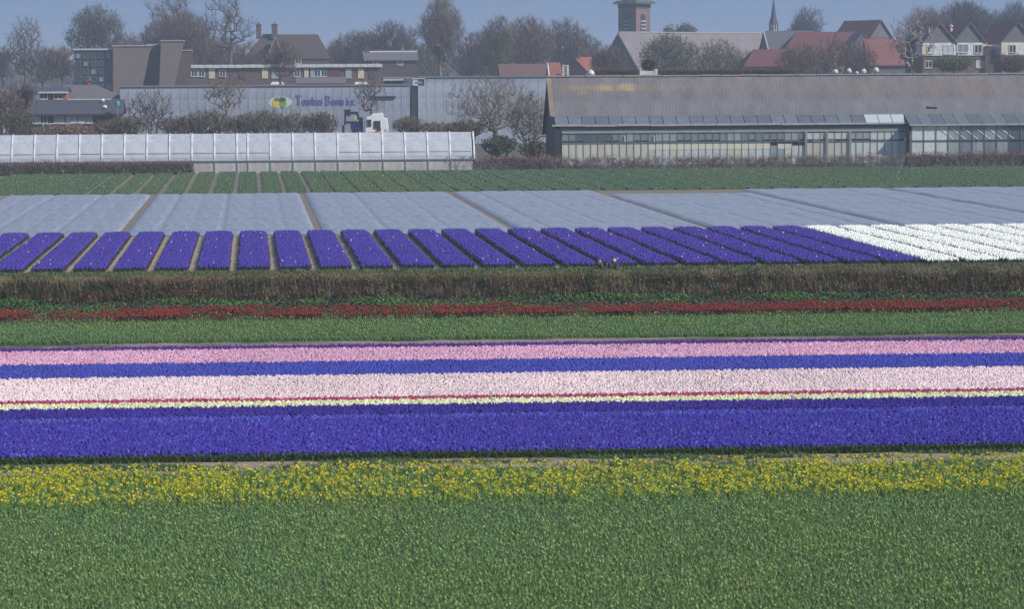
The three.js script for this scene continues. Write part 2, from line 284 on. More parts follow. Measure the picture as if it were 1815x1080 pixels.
// soil path, green tulip field, red tulips, ditch edge
const zG0 = zAt(603), zG1 = zAt(557, 0.27), zR1 = zAt(540, 0.27), zHedge = zAt(531);
structure('soil_path', tintSheet(sheet(...span(zG0, 5), zAt(606.5, Hh) + 0.1, zG0 - 0.4, 300, 10, 0.015, 0.05, 1, 5), (x, z) => { const k = Math.min(1, Math.max(0, (fbm(x * 0.3, z, 31) - 0.38) * 6)); return [lerp(0.10, 0.33, k), lerp(0.11, 0.26, k), lerp(0.05, 0.215, k)]; }), mat([1, 1, 1], 0.95, { vertexColors: true, map: soilA }));
leafField('tulip_field', 'strip of green tulip plants between the pink hyacinths and the red tulips', zG0, zG1, 0.15, [0.14, 0.265, 0.10], LEAFFRESH, 0.4, 0.1);
{
  const t = leafField('red_tulip_strip', 'strip of dark red tulips at the foot of the brown hedge', zG1, zR1, 0.17, [0.13, 0.165, 0.06], [0.19, 0.14, 0.065], 0.5, 0.05), F = [];
  each(zG1 + 0.1, zR1, 0.1, 1, (x, z) => { const c = fbm(x * 0.7, z * 0.35, 41), f = (zG1 - z) / (zG1 - zR1); if (rnd() < Math.pow(c, 2.6) * 1.7 * (0.3 + vnoise(x * 2.3, z * 1.2, 43)) * (f < 0.7 ? 1 : 0.3)) F.push([x, 0, z, rr(0, 6.28), rr(0.9, 1.4), rr(0.92, 1.12), vary([0.25, 0.038, 0.024], 0.35), rr(-0.15, 0.15)]); });
  scatter('red_flowers', cup, M.petalV, F, t);
}
{
  structure('ditch_bank', tintSheet(sheet(...span(zHedge, 6), zR1 + 0.1, zAt(482) - 0.6, 200, 20, 0.0, 0.06, 0.7, 8), (x, z) => { const k = fbm(x * 0.5, z * 0.5, 33); return [lerp(0.05, 0.09, k), lerp(0.075, 0.13, k), lerp(0.03, 0.04, k)]; }), mat([1, 1, 1], 0.95, { vertexColors: true, map: soilA }));
  const t = thing('weeds', 'bright green weeds growing along the foot of the brown hedge', 'weeds'), L = []; t.userData.kind = 'stuff';
  each(zR1 + 0.25, zHedge - 0.1, 0.12, 1, (x, z) => { const n = fbm(x * 0.45, z * 0.3, 35), f = (zR1 - z) / (zR1 - zHedge); if (rnd() < 0.25 + n * 0.7) L.push([x, 0, z, rr(0, 6.28), rr(0.7, 1.5), rr(0.4, 1.1) * (0.4 + 1.5 * n * n * (0.4 + f)), vary(n > 0.57 ? [0.075, 0.165, 0.028] : [0.05, 0.085, 0.03], 0.45)]); });
  scatter('weed_leaves', broadTuft, M.leafV, L, t);
  const g = thing('grass', 'olive green grass strip between the brown hedge and the violet beds', 'grass'), G = []; g.userData.kind = 'stuff';
  each(zHedge - 1.1, zAt(482) - 0.35, 0.13, 1, (x, z) => G.push([x, 0, z, rr(0, 6.28), rr(1, 2), rr(0.6, 1.3), vary([0.085, 0.125, 0.035], 0.3)]));
  scatter('grass_blades', tuft, M.leafV, G, g);
}
// hedges: a woody core and thousands of twigs
const twigs = (() => { const m = new MB(); for (let k = 0; k < 7; k++) { const a = k * 2.4, x = 0.08 * Math.cos(a * 1.7), z = 0.08 * Math.sin(a * 2.3), h = 0.28 + 0.1 * (k % 4), dx = 0.07 * Math.cos(a), dz = 0.07 * Math.sin(a); m.tri([x - 0.008, 0, z], [x + 0.008, 0, z + 0.004], [x + dx, h, z + dz], [1, 1, 1]); m.tri([x, 0, z - 0.008], [x, 0.02, z + 0.008], [x + dx, h, z + dz], [1, 1, 1]); m.tri([x + dx * 0.4, h * 0.45, z + dz * 0.4], [x + dx * 0.4, h * 0.45 + 0.018, z + dz * 0.4], [x - dx * 0.9, h * 0.8, z + dx], [0.85, 0.85, 0.85]); } return m.geo(); })();
const crispLeaves = (() => { const m = new MB(); for (let k = 0; k < 9; k++) { const x = 0.13 * Math.sin(k * 5.1), y = 0.03 + 0.4 * ((k * 0.618) % 1), z = 0.13 * Math.cos(k * 3.3), a = k * 1.9, c = 0.028 * Math.cos(a), s = 0.028 * Math.sin(a); m.quad([x - c, y - 0.02, z - s], [x + s, y - 0.025, z - c], [x + c, y + 0.025, z + s], [x - s, y + 0.03, z + c], [1, 1, 1]); } return m.geo(); })();
function hedge(label, x0, x1, z, h, thick, n, cols, o = {}) {
  const t = thing('hedge', label, 'hedge', [0, 0, 0]), A = [], B = [];
  if (o.core ?? true) {
    const m = new MB(), N = Math.ceil((x1 - x0) / 0.6); const hh = (x) => h * (0.86 + 0.10 * vnoise(x * 0.8, 3, 5));
    for (let i = 0; i < N; i++) { const a = lerp(x0, x1, i / N), b = lerp(x0, x1, (i + 1) / N), w = thick * 0.28; m.hexa([a, 0, z + w], [b, 0, z + w], [b, 0, z - w], [a, 0, z - w], [a, hh(a) * 0.9, z + w * 0.8], [b, hh(b) * 0.9, z + w * 0.8], [b, hh(b) * 0.9, z - w * 0.8], [a, hh(a) * 0.9, z - w * 0.8]); }
    part('woody_core', m, weathered(cols.core, 0.95, streak), t);
  }
  const count = Math.round((x1 - x0) * n);
  for (let i = 0; i < count; i++) {
    const x = rr(x0, x1), fy = rnd(), y = fy * h * 0.74, side = (rnd() < 0.75 ? 1 : -1) * Math.sqrt(rnd()), patch = fbm(x * 0.5, y * 0.9, 51);
    const base = cols.twig[Math.floor(patch * 1.6 * cols.twig.length + rnd()) % cols.twig.length], s = (o.size ?? 1);
    A.push([x, y, z + side * thick / 2, rr(0, 6.28), s * rr(0.8, 1.3), s * rr(0.7, 1.1) * (fy > 0.8 ? 0.8 : 1), vary(base, 0.5, 0.08), rr(-0.25, 0.25)]);
    if (cols.leaf && rnd() < cols.share) B.push([x, y + 0.05 * h, z + side * thick / 2, rr(0, 6.28), s * rr(0.9, 1.4), s * rr(0.8, 1.2), vary(fy > 0.62 && cols.top ? cols.top : cols.leaf, 0.35, 0.1), 0]);
  }
  scatter('twigs', twigs, M.petalV, A, t);
  if (B.length) scatter('dry_leaves', crispLeaves, M.leafV, B, t);
  return t;
}
{
  const [a, b] = span(zHedge, 5);
  hedge('long clipped brown twiggy hedge between red tulips and the violet beds', a, b, zHedge - 0.55, (at(907, 484, -zHedge + 0.5).y) + 0.02, 0.9, 420, { core: [0.12, 0.088, 0.058], twig: [[0.31, 0.215, 0.13], [0.38, 0.28, 0.17], [0.25, 0.17, 0.115], [0.46, 0.36, 0.23], [0.19, 0.17, 0.085]], leaf: [0.10, 0.12, 0.04], share: 0.12 });
}
// violet and white beds in rows towards the horizon
const zB0 = ground(445, 482).z, zB1 = ground(445, 419).z, gap0 = ground(416, 480).x, pitch = (ground(922, 476).x - gap0) / 7;
structure('sandy_soil', sheet(...span(zB1, 9), zB0 + 0.6, zB1 - 0.9, 60, 12, 0.004, 0.03, 0.6, 6), weathered([0.44, 0.34, 0.25], 0.95, soilA));
const ORD = ['first', 'second', 'third', 'fourth', 'fifth', 'sixth', 'seventh', 'eighth', 'ninth', 'tenth', 'eleventh', 'twelfth', 'thirteenth', 'fourteenth', 'fifteenth', 'sixteenth', 'seventeenth', 'eighteenth', 'nineteenth', 'twentieth', 'twenty-first', 'twenty-second', 'twenty-third', 'twenty-fourth', 'twenty-fifth', 'twenty-sixth', 'twenty-seventh'];
{
  const BW = [pitch * 0.70, pitch * 0.73], len = zB0 - zB1;
  const white0 = Math.round((ground(1446, 412, 0.2).x - gap0) / pitch);
  let protoSeed = 0;
  function bed(kind) {
    const t = thing(kind ? 'white_flower_bed' : 'violet_flower_bed', '', 'flower bed', [0, 0, zB0]), F = [], L = [], S = [];
    const m = new MB(), q = BW[kind] / 2; m.hexa([-q - 0.05, 0, 0.05], [q + 0.05, 0, 0.05], [q + 0.05, 0, -len], [-q - 0.05, 0, -len], [-q + 0.05, 0.07, -0.05], [q - 0.05, 0.07, -0.05], [q - 0.05, 0.07, -len + 0.1], [-q + 0.05, 0.07, -len + 0.1]);
    part('soil', m, weathered(SOILD, 0.95, soilA), t);
    for (let z = -0.1; z > -len + 0.1; z -= 0.125) { const wob = 0.1 * (fbm(z * 0.9, kind + protoSeed, 61) - 0.5), wob2 = 0.1 * (fbm(z * 0.9, kind + protoSeed + 9, 62) - 0.5); for (let x = -q + wob; x <= q + wob2; x += 0.118) {
      if (rnd() < 0.03) continue; const X = x + rr(-0.07, 0.07), Z = z + rr(-0.07, 0.07), n = fbm(X * 0.8, Z * 0.3, 60), rim = Math.abs(X) > q - 0.14 || Z > -0.2;
      const c = kind ? vary([0.90, 0.90, 0.83], 0.06, 0.02) : vary([0.066, 0.042, 0.32], 0.16, 0.07).map((v) => v * (0.9 + 0.2 * n));
      F.push([X, 0.05, Z, rr(0, 6.28), rr(1.15, 1.5) * (kind ? 1.2 : 1), rr(0.92, 1.12) * (rim ? 0.92 : 1) * (0.9 + 0.2 * n), c, rr(-0.12, 0.12)]);
      if (rim) for (let k = 0; k < 3; k++) L.push([X + Math.sign(X) * rr(-0.05, 0.04), 0.02, Z, rr(0, 6.28), rr(1.1, 1.6), rr(0.8, 1.1), vary([0.05, 0.09, 0.035], 0.3)]);
    } }
    protoSeed += 3.7;
    if (!kind) for (let k = 0; k < 4; k++) S.push([rr(-q, q), 0.09, -rr(0.5, len), rr(0, 6.28), 1.2, 1.05, vary([0.55, 0.42, 0.55], 0.2), 0]);
    scatter('flower_spikes', spikeFar, M.petal, F, t); scatter('leaves', hyaLeaves, M.leafV, L, t);
    if (S.length) scatter('pale_blooms', spikeFar, M.petal, S, t);
    return t;
  }
  const protos = [bed(0), bed(0), bed(0), bed(0), bed(0)], protoW = [bed(1), bed(1), bed(1)];
  let nv = 0, nw = 0;
  const k0 = Math.ceil((ground(-60, 470).x - gap0) / pitch) - 1, k1 = Math.floor((ground(2010, 412).x - gap0) / pitch) + 1;
  for (let k = k0; k < k1; k++) {
    const w = k >= white0, list = w ? protoW : protos, n = w ? nw++ : nv++;
    let o = list[n];
    if (!o) { o = list[(n * 7 + 1) % list.length].clone(); o.name = numbered(w ? 'white_flower_bed' : 'violet_flower_bed'); scene.add(o); }
    o.position.x = gap0 + (k + 0.5) * pitch;
    o.userData = { category: 'flower bed', group: w ? 'white beds in rows on the right' : 'violet beds in rows behind the hedge', label: w ? (n === 0 ? 'leftmost white hyacinth bed, next to the last violet bed' : `white hyacinth bed, ${ORD[n]} to the right of the violet beds`) : (n === 0 ? 'violet hyacinth bed cut by the left edge of the photo' : `violet hyacinth bed behind the hedge, ${ORD[n]} from the left edge`) };
  }
}
// pale blue-grey sheets over the bulb strips
{
  const zF0 = zB1 - 0.7, zF1 = ground(445, 345).z, d0 = ground(564, 407).x, w = (ground(907, 406).x - d0);
  const cover = mat([0.31, 0.345, 0.42], 0.7, { map: rep(tex.wear, 0.9, 16), bumpMap: rep(tex.wear, 1.1, 4), bumpScale: 0.05 });
  const k0 = -3, k1 = 5, zFs = ground(1200, 345.5).z;
  structure('bare_soil', sheet(...span(zF1, 9), zF0 + 0.1, zF1 - 1.5, 60, 12, 0.004, 0.02, 0.5, 7), weathered([0.25, 0.20, 0.155], 0.95, soilA));
  for (let k = k0; k < k1; k++) {
    const x0 = d0 + k * w + 0.2, x1 = d0 + (k + 1) * w - 0.2, beds = 6, per = 10, nz = 60, P = [];
    const i0 = k + 3;
    for (let j = 0; j <= nz; j++) { const z = lerp(zF0, k === 2 ? zFs : zF1, j / nz), row = []; for (let i = 0; i <= beds * per; i++) { const u = i / per, f = u % 1, edge = Math.min(1, Math.min(i, beds * per - i) / 1.2); const dip = Math.pow(Math.abs(2 * f - 1), 8) * [0.25, 0.5, 1, 0.35, 0.9, 0.3, 0.6][(Math.round(u) + k + 9) % 7]; row.push([lerp(x0, x1, i / (beds * per)), 0.02 + (0.12 * (1 - 0.75 * dip) + 0.07 * (fbm(lerp(x0, x1, i / 60) * 1.6, z * 0.35, 70) - 0.5)) * edge * (j === 0 || j === nz ? 0.1 : 1), z]); } P.push(row); }
    const pos = [], uv = [], idx = [], W = beds * per + 1; P.flat().forEach((p) => { pos.push(...p); uv.push(p[0], p[2]); });
    for (let j = 0; j < nz; j++) for (let i = 0; i < W - 1; i++) { const a = j * W + i; idx.push(a, a + 1, a + W, a + 1, a + W + 1, a + W); }
    const g = new THREE.BufferGeometry(); g.setAttribute('position', new THREE.Float32BufferAttribute(pos, 3)); g.setAttribute('uv', new THREE.Float32BufferAttribute(uv, 2)); g.setIndex(idx); g.computeVertexNormals();
    const o = structureless('cover_sheet', g, cover);
    const NM = ['pale blue-grey cover strip of which only a corner shows at the left edge', 'pale blue-grey cover strip ending on the left edge, left of the first soil path', 'pale blue-grey cover strip between the first and second soil paths from the left', 'pale blue-grey cover strip between the second and third soil paths from the left', 'pale blue-grey cover strip between the third and fourth soil paths from the left', 'pale blue-grey cover strip with a tan soil patch at its far end', 'pale blue-grey cover strip behind the leftmost white beds', 'pale blue-grey cover strip in the far right corner behind the white beds'];
    o.userData = { label: NM[i0], category: 'cover sheet', group: 'pale cover strips over the bulbs' };
  }
  function structureless(name, g, m) { const o = finish(new THREE.Mesh(g, m)); o.name = numbered(name); scene.add(o); return o; }
  // far green field in low beds
  const zE0 = ground(907, 337, 0.1).z, zE1 = ground(907, 302).z, bedsW = 1.8;
  const [a, b] = span(zE1, 12), t = thing('green_field', 'far green field in narrow beds below the white and the brown glasshouses', 'field'), A = [], Y = [];
  structure('brown_soil', sheet(a, b, zE0 + 1.0, zE1 - 4, 40, 12, 0.004, 0.02, 0.5, 9), weathered([0.23, 0.185, 0.15], 0.95, soilA));
  const m = new MB(), slant = (x) => (zE0 - zE1) * -0.012;
  const left = ground(-30, 333).x;
  for (let x = left; x < b; x += bedsW) { const tone = fbm(x * 0.09, 1, 77), p = x < ground(540, 320).x && x > ground(190, 320).x ? 0.2 : 0.07, c = [lerp(0.105, 0.155, tone), lerp(0.19, 0.21, tone), lerp(0.105, 0.085, tone)]; const q = (u, y, z) => [u, y, z]; const N = 12; for (let j = 0; j < N; j++) { const za = lerp(zE0, zE1, j / N), zb = lerp(zE0, zE1, (j + 1) / N); m.hexa(q(x + p, 0.01, za), q(x + bedsW - p, 0.01, za), q(x + bedsW - p, 0.01, zb), q(x + p, 0.01, zb), q(x + p + 0.1, 0.13, za), q(x + bedsW - p - 0.1, 0.13, za), q(x + bedsW - p - 0.1, 0.13, zb), q(x + p + 0.1, 0.13, zb), c); }
    for (let k = 0; k < 1200; k++) A.push([rr(x + p, x + bedsW - p), 0.09, rr(zE0, zE1), rr(0, 6.28), rr(0.6, 1.0), rr(0.45, 0.8), vary(c.map((v) => v * 1.15), 0.2)]);
  }
  part('bed_surface', m, mat([1, 1, 1], 0.95, { vertexColors: true, map: soilA }), t); scatter('leaves', broadTuft, M.leafV, A, t);
  for (let k = 0; k < 70; k++) Y.push([rr(a + 14, b - 14), 0.1, rr(zE0, zE1), rr(0, 6.28), rr(1.5, 3.0), rr(1, 1.4), rnd() < 0.5 ? [0.75, 0.74, 0.66] : [0.72, 0.62, 0.10], 0]);
  scatter('stray_blooms', trumpet, M.petalV, Y, t);
}

// ------------------------------------------------------------------ buildings
const px = (x, y, D) => at(x, y, D).x, hgt = (x, y, D) => at(x, y, D).y;
function win(parent, x, y, z, w, h, frameMat, paneMat = M.glassDark, bars = 1, turned = 0) {  // window: frame in front of the wall, pane set back in it, mullion
  const m = new MB(), f = Math.min(0.14, w * 0.12), d = 0.10;
  m.box(x - w / 2 + f / 2, y, z + d / 2, f, h, d).box(x + w / 2 - f / 2, y, z + d / 2, f, h, d).box(x, y + h / 2 - f / 2, z + d / 2, w - 2 * f, f, d).box(x, y - h / 2 + f / 2, z + d / 2 + 0.03, w - 2 * f, f, d + 0.06);
  for (let k = 1; k < bars; k++) m.box(x - w / 2 + w * k / bars, y, z + d / 2, f * 0.7, h - 2 * f, d * 0.9);
  const fr = part('window', m, frameMat, parent);
  part('pane', new MB().box(x, y, z + 0.025, w - 2 * f, h - 2 * f, 0.03), paneMat, fr);
  return fr;
}
function house(s) {   // s: name label category x y(photo, of the front's middle) D w d eave ridge axis turn wall roof gable
  const base = at(s.x, 200, s.D), t = thing(s.name ?? 'house', s.label, s.category ?? 'house', [base.x, 0, -s.D], s.turn ?? 0, s.group);
  const { w, d, eave: e, ridge: r } = s, q = w / 2, ov = s.over ?? 0.35, wall = new MB(), roof = new MB(), b = s.base ?? 0;
  wall.box(0, (e + b) / 2, -d / 2, w, e - b, d);
  if (s.axis === 'z') {                                     // gable to the front
    const gb = new MB(); gb.tri([-q, e + 0.002, 0], [q, e + 0.002, 0], [0, r - 0.1, 0]).tri([q, e + 0.002, -d], [-q, e + 0.002, -d], [0, r - 0.1, -d]);
    part('gable', gb, s.gable ?? s.wall, t);
    const k = (r - e) / q;
    roof.slab([-q - ov, e - ov * k, ov], [0, r, ov], [0, r, -d - ov], [-q - ov, e - ov * k, -d - ov], 0.18).slab([0, r, ov], [q + ov, e - ov * k, ov], [q + ov, e - ov * k, -d - ov], [0, r, -d - ov], 0.18);
    if (s.barge) part('barge_board', new MB().tube([-q - ov, e - ov * k, ov + 0.02], [0, r, ov + 0.02], 0.14, 0.14, 4).tube([q + ov, e - ov * k, ov + 0.02], [0, r, ov + 0.02], 0.14, 0.14, 4), s.barge, t);
  } else {
    const hl = s.hipL ?? 0, hr = s.hipR ?? 0, k = (r - e) / (d / 2), y0 = e - ov * k, L = -q - (hl ? ov : ov), R = q + ov;
    if (!hl || !hr) { const gb = new MB(); if (!hl) gb.tri([-q, e + 0.002, -d], [-q, e + 0.002, 0], [-q, r - 0.1, -d / 2]); if (!hr) gb.tri([q, e + 0.002, 0], [q, e + 0.002, -d], [q, r - 0.1, -d / 2]); part('gable', gb, s.gable ?? s.wall, t); }
    const a = [L + hl, r, -d / 2], c = [R - hr, r, -d / 2];
    roof.slab([L, y0, ov], [R, y0, ov], c, a, 0.18).slab([R, y0, -d - ov], [L, y0, -d - ov], a, c, 0.18);
    if (hl) roof.tri([L, y0, -d - ov], [L, y0, ov], a); if (hr) roof.tri([R, y0, ov], [R, y0, -d - ov], c);
    if (s.barge) part('barge_board', new MB().tube([L, y0, ov + 0.02], [L, r + 0.05, -d / 2], 0.15, 0.15, 4), s.barge, t);
    if (s.gutter) part('gutter', new MB().box(0, y0 - 0.18, ov + 0.1, w + 2 * ov, 0.2, 0.18), s.gutter, t);
    if (s.ridgeCap) part('ridge_cap', new MB().tube([a[0], r + 0.03, a[2]], [c[0], r + 0.03, c[2]], 0.16, 0.16, 5), s.ridgeCap, t);
  }
  part('wall', wall, s.wall, t);
  const rf = part('roof', roof, s.roof, t);
  for (const [cx, cz, h, cw] of s.chimneys ?? []) { const m = new MB(), g = cw ?? 0.8; m.box(cx, r - 0.8 + (h + 0.8) / 2, cz, g, h + 0.8, g).box(cx, r + h + 0.06, cz, g + 0.25, 0.14, g + 0.25).tube([cx, r + h + 0.13, cz], [cx, r + h + 0.5, cz], 0.14, 0.11, 6); part('chimney', m, s.chimneyMat ?? M.brick, rf); }
  for (const [x, y, ww, h, f, p, bars] of s.windows ?? []) win(t, x, y, 0, ww, h, f ?? M.white, p ?? M.glassDark, bars ?? 2);
  return t;
}
// brown glasshouse barn on the right
{
  const D = 307, x0 = px(984, 250, D), xm = px(1605, 250, D), x1 = px(2080, 250, D), gut = hgt(1200, 221, D), sky0 = hgt(1200, 205, D + 1.3), ridgeD = D + 4.8, rz = -4.8, ry = hgt(1400, 133.3, ridgeD), PRO = 1.5;
  const t = thing('glasshouse_barn', 'long glass-fronted barn with mossy grey-brown roof at the right', 'barn', [0, 0, -D]);
  const L = (px0) => px(px0, 250, D), Y = (py) => hgt(1200, py, D);
  // the roof: one slope in bays, each a panel of its own
  const roofMat = mat([1, 1, 1], 0.92, { vertexColors: true, map: rep(tex.wear, 3.1, 9), bumpMap: corr, bumpScale: 0.012 });
  const rows = 6, bays = 24, y0 = sky0 + 0.02, z0 = -1.35;
  const pos = [], uv = [], col = [], add = (x, v) => { const X = lerp(x0 - 0.35, x1, x), y = lerp(y0, ry, v), z = lerp(z0, rz, v); pos.push(X, y, z); uv.push(X, v * 7.5);
    const u = (X - x0) / (xm - x0), n = fbm(X * 0.25, v * 6, 90); let c = [0.195, 0.18, 0.192];
    const band = Math.min(1, Math.max(0, (n - 0.3) * 3)) * (v > 0.55 && v < 0.82 ? 1 : 0); c = [lerp(c[0], 0.215, band), lerp(c[1], 0.175, band), lerp(c[2], 0.16, band)];
    const edge = n + 0.4 * vnoise(X * 1.4, v * 14, 3); const sm = (a, b, x) => Math.min(1, Math.max(0, (x - a) / (b - a))), blot = (ua, ub, va, vb) => sm(0, 0.012, u - ua) * sm(0, 0.012, ub - u) * sm(0, 0.05, v - va) * sm(0, 0.05, vb - v), moss = Math.min(1, 0.95 * blot(0.135, 0.245, 0.60, 0.83) + 0.5 * blot(0.045, 0.15, 0.63, 0.80) + 0.4 * blot(0.07, 0.11, 0.50, 0.7) + 0.2 * blot(0.24, 0.4, 0.62, 0.8)) * sm(0.25, 0.6, edge);
    c = [lerp(c[0], 0.42, moss * 0.85), lerp(c[1], 0.33, moss * 0.85), lerp(c[2], 0.16, moss * 0.85)];
    if (u < 0.004) c = [0.30, 0.235, 0.17];
    const k = 0.86 + 0.3 * fbm(X * 0.7, v * 2, 91); col.push(...c.map((q) => q * k)); };
  const NX = 360, NV = 30, idx = []; for (let j = 0; j <= NV; j++) for (let i = 0; i <= NX; i++) add(i / NX, j / NV);
  for (let j = 0; j < NV; j++) for (let i = 0; i < NX; i++) { const a = j * (NX + 1) + i; idx.push(a, a + 1, a + NX + 1, a + 1, a + NX + 2, a + NX + 1); }
  const g = new THREE.BufferGeometry(); g.setAttribute('position', new THREE.Float32BufferAttribute(pos, 3)); g.setAttribute('uv', new THREE.Float32BufferAttribute(uv, 2)); g.setAttribute('color', new THREE.Float32BufferAttribute(col, 3)); g.setIndex(idx); g.computeVertexNormals();
  const rf = part('roof', g, roofMat, t);
  part('back_slope', new MB().quad([x0 - 0.3, ry - 0.02, rz], [x1, ry - 0.02, rz], [x1, 3, 2 * rz - 1], [x0 - 0.3, 3, 2 * rz - 1]), M.roofGrey, rf);
  const cap = new MB(); for (let x = x0 - 0.4; x < x1; x += 1.8) cap.box(x + 0.88, ry + 0.03 + rr(-0.015, 0.015), rz, 1.74, 0.13, 0.34);
  part('ridge_cap', cap, weathered([0.40, 0.37, 0.33], 0.85, wearB), rf);
  part('roof_hatch', new MB().box(px(1650, 189, D + 2.5), lerp(y0, ry, 0.16) + 0.08, lerp(z0, rz, 0.16), 0.9, 0.12, 0.5), M.steel, rf);
  // left gable
  const gb = new MB(); gb.quad([x0, 0, 0], [x0, 0, 2 * rz], [x0, gut, 2 * rz], [x0, gut, 0]).quad([x0, gut, -0.9], [x0, gut, 2 * rz + 0.9], [x0, ry - 0.3, rz - 0.1], [x0, ry - 0.3, rz + 0.1]);
  part('gable', gb, M.dark, t); part('corner_post', new MB().box(x0 + 0.22, gut / 2, 0.05, 0.5, gut, 0.3), M.dark, t);
  // band of roof glass above the gutter
  const panes = (xa, xb, n, fn) => { for (let i = 0; i < n; i++) fn(lerp(xa, xb, i / n), lerp(xa, xb, (i + 1) / n), i, n); };
  const glz = [weathered([0.135, 0.16, 0.195], 0.8, wearB), weathered([0.16, 0.185, 0.22], 0.8, wearB), weathered([0.12, 0.14, 0.175], 0.8, wearB), mat([0.45, 0.49, 0.54], 0.5)];
  panes(x0, xm, 26, (a, b, i) => { const pc = 984 + (621 * i) / 26, k = pc > 1520 && pc < 1596 ? 3 : Math.floor(3 * vnoise(i * 0.7, 4, 8)); part('roof_pane', new MB().slab([a + 0.03, gut + 0.06, 0.15], [b - 0.03, gut + 0.06, 0.15], [b - 0.03, sky0 - 0.02 + rr(-0.02, 0.02), -1.25], [a + 0.03, sky0 - 0.02, -1.25], 0.03), glz[k], t); });
  part('eaves_rail', new MB().box((x0 + x1) / 2, sky0 + 0.02, -1.3, x1 - x0 + 0.4, 0.09, 0.12), M.steel, t);
  const gutter = new MB(); for (let x = x0 - 0.3; x < xm; x += 3) gutter.box(x + 1.49, gut - 0.02 + rr(-0.02, 0.02), 0.28, 2.96, 0.16, 0.22);
  part('gutter', gutter, weathered([0.5, 0.5, 0.48], 0.5, wearB), t);
  part('fascia', new MB().box((x0 + xm) / 2, gut - 0.31, 0.08, xm - x0, 0.42, 0.14), weathered([0.13, 0.145, 0.16], 0.6, wearB), t);
  part('top_rail', new MB().box((x0 + xm) / 2 + 0.3, gut - 0.64, 0.1, xm - x0 - 0.6, 0.2, 0.12), weathered([0.38, 0.40, 0.38], 0.7, wearB), t);
  // glazing: thin panes before shades, boards and the dark inside
  const yTop = gut - 0.75, yMid = Y(252), yLow = 0.35;
  const shade = { cream: weathered([0.80, 0.75, 0.60], 0.9, rep(tex.faint, 1.3, 9)), pale: weathered([0.78, 0.79, 0.77], 0.9, rep(tex.faint, 1.4, 9)), grey: weathered([0.48, 0.52, 0.54], 0.9, streak), blue: weathered([0.28, 0.33, 0.375], 0.8, streak), darkb: weathered([0.11, 0.14, 0.18], 0.8, streak), bright: weathered([0.92, 0.93, 0.93], 0.8, rep(tex.faint, 2, 3)), tan: weathered([0.72, 0.68, 0.57], 0.9, rep(tex.faint, 1.3, 9)) };
  const n = 48, pw = (xm - x0 - 0.6) / n;
  const paneTop = new MB().box(0, 0, 0, pw - 0.06, yTop - yMid - 0.05, 0.012).geo(), paneLow = new MB().box(0, 0, 0, pw - 0.06, yMid - yLow - 0.05, 0.012).geo(), bar = new MB().box(0, 0, 0, 0.035, yTop - yLow, 0.04).geo();
  for (let i = 0; i < n; i++) {
    const x = x0 + 0.6 + (i + 0.5) * pw, P = 984 + 621 * (x - x0) / (xm - x0), door = P > 1425 && P < 1507;
    let o = part('pane', paneTop, M.pane, t); o.position.set(x, (yTop + yMid) / 2, 0.10); o = part('pane', paneLow, M.pane, t); o.position.set(x, (yMid + yLow) / 2, 0.10);
    o = part('glazing_bar', bar, M.barGrey, t); o.position.set(x - pw / 2, (yTop + yLow) / 2, 0.10);
    const k = fbm(i * 0.35, 2, 95), up = door ? (i % 4 ? 'pale' : 'tan') : P > 1507 ? (k > 0.5 ? 'pale' : 'grey') : P < 1090 && P > 1015 ? 'darkb' : k > 0.55 ? 'grey' : 'blue', low = door ? (k > 0.5 ? 'pale' : 'tan') : P > 1507 ? 'pale' : P < 1060 ? 'cream' : P < 1160 ? (k > 0.5 ? 'tan' : 'cream') : P > 1365 ? (k > 0.45 ? 'pale' : 'grey') : k > 0.6 ? 'cream' : 'pale';
    const slope = door ? rr(-0.15, 0.15) : P > 1360 && P < 1425 ? -0.5 : 0;
    part('shade_panel', new MB().box(x, (yTop + yMid) / 2 + 0.05, 0.055, pw - 0.02, yTop - yMid - (k > 0.5 ? 0.1 : 0.25), 0.04), shade[up], t);
    part('shade_panel', new MB().box(x, (yMid + yLow) / 2 + slope / 2, 0.05, pw - 0.02, yMid - yLow - 0.03 + slope * 0.5, 0.04), shade[low], t);
    if (!door && P < 1400 && k > 0.35) part('shade_panel', new MB().box(x, yLow + (yMid - yLow) * (P > 1150 ? 0.78 : 0.2), 0.08, pw - 0.02, (yMid - yLow) * 0.22, 0.03), shade[P > 1150 ? 'cream' : 'pale'], t);
  }
  part('transom', new MB().box((x0 + xm) / 2, yMid, 0.14, xm - x0 - 0.4, 0.06, 0.06), M.barGrey, t);
  part('sill_wall', new MB().box((x0 + xm) / 2, yLow / 2, 0.06, xm - x0, yLow, 0.24), M.brickDark, t);
  part('interior_floor_and_back', new MB().quad([x0, 0.02, -0.6], [xm, 0.02, -0.6], [xm, gut, -0.9], [x0, gut, -0.9]), M.dark, t);
  for (const [a, b] of [[1425, 1430], [1462, 1467], [1503, 1508]]) part('door_post', new MB().box(L((a + b) / 2), (yTop + yLow) / 2, 0.17, 0.22, yTop - yLow, 0.12), M.steel, t);
  for (const P of [1025 + 82, 1200 - 41]) part('white_post', new MB().box(L(P), lerp(yMid, yTop, 0.4), 0.17, 0.07, (yTop - yMid) * 0.7, 0.05), M.white, t);
  // the wing that steps forward at the right, under its own low glass roof
  const wing = thing('glasshouse_wing', 'glass wing stepping forward at the right end of the mossy barn', 'glasshouse', [0, 0, -D]), wz = PRO, wg = gut;
  part('side_wall', new MB().hexa([xm, 0, wz], [xm + 0.12, 0, wz], [xm + 0.12, 0, 0.02], [xm, 0, 0.02], [xm, wg - 0.7, wz], [xm + 0.12, wg - 0.7, wz], [xm + 0.12, wg - 0.1, 0.02], [xm, wg - 0.1, 0.02]), M.brickDark, wing);
  const wy = wg - 0.12;
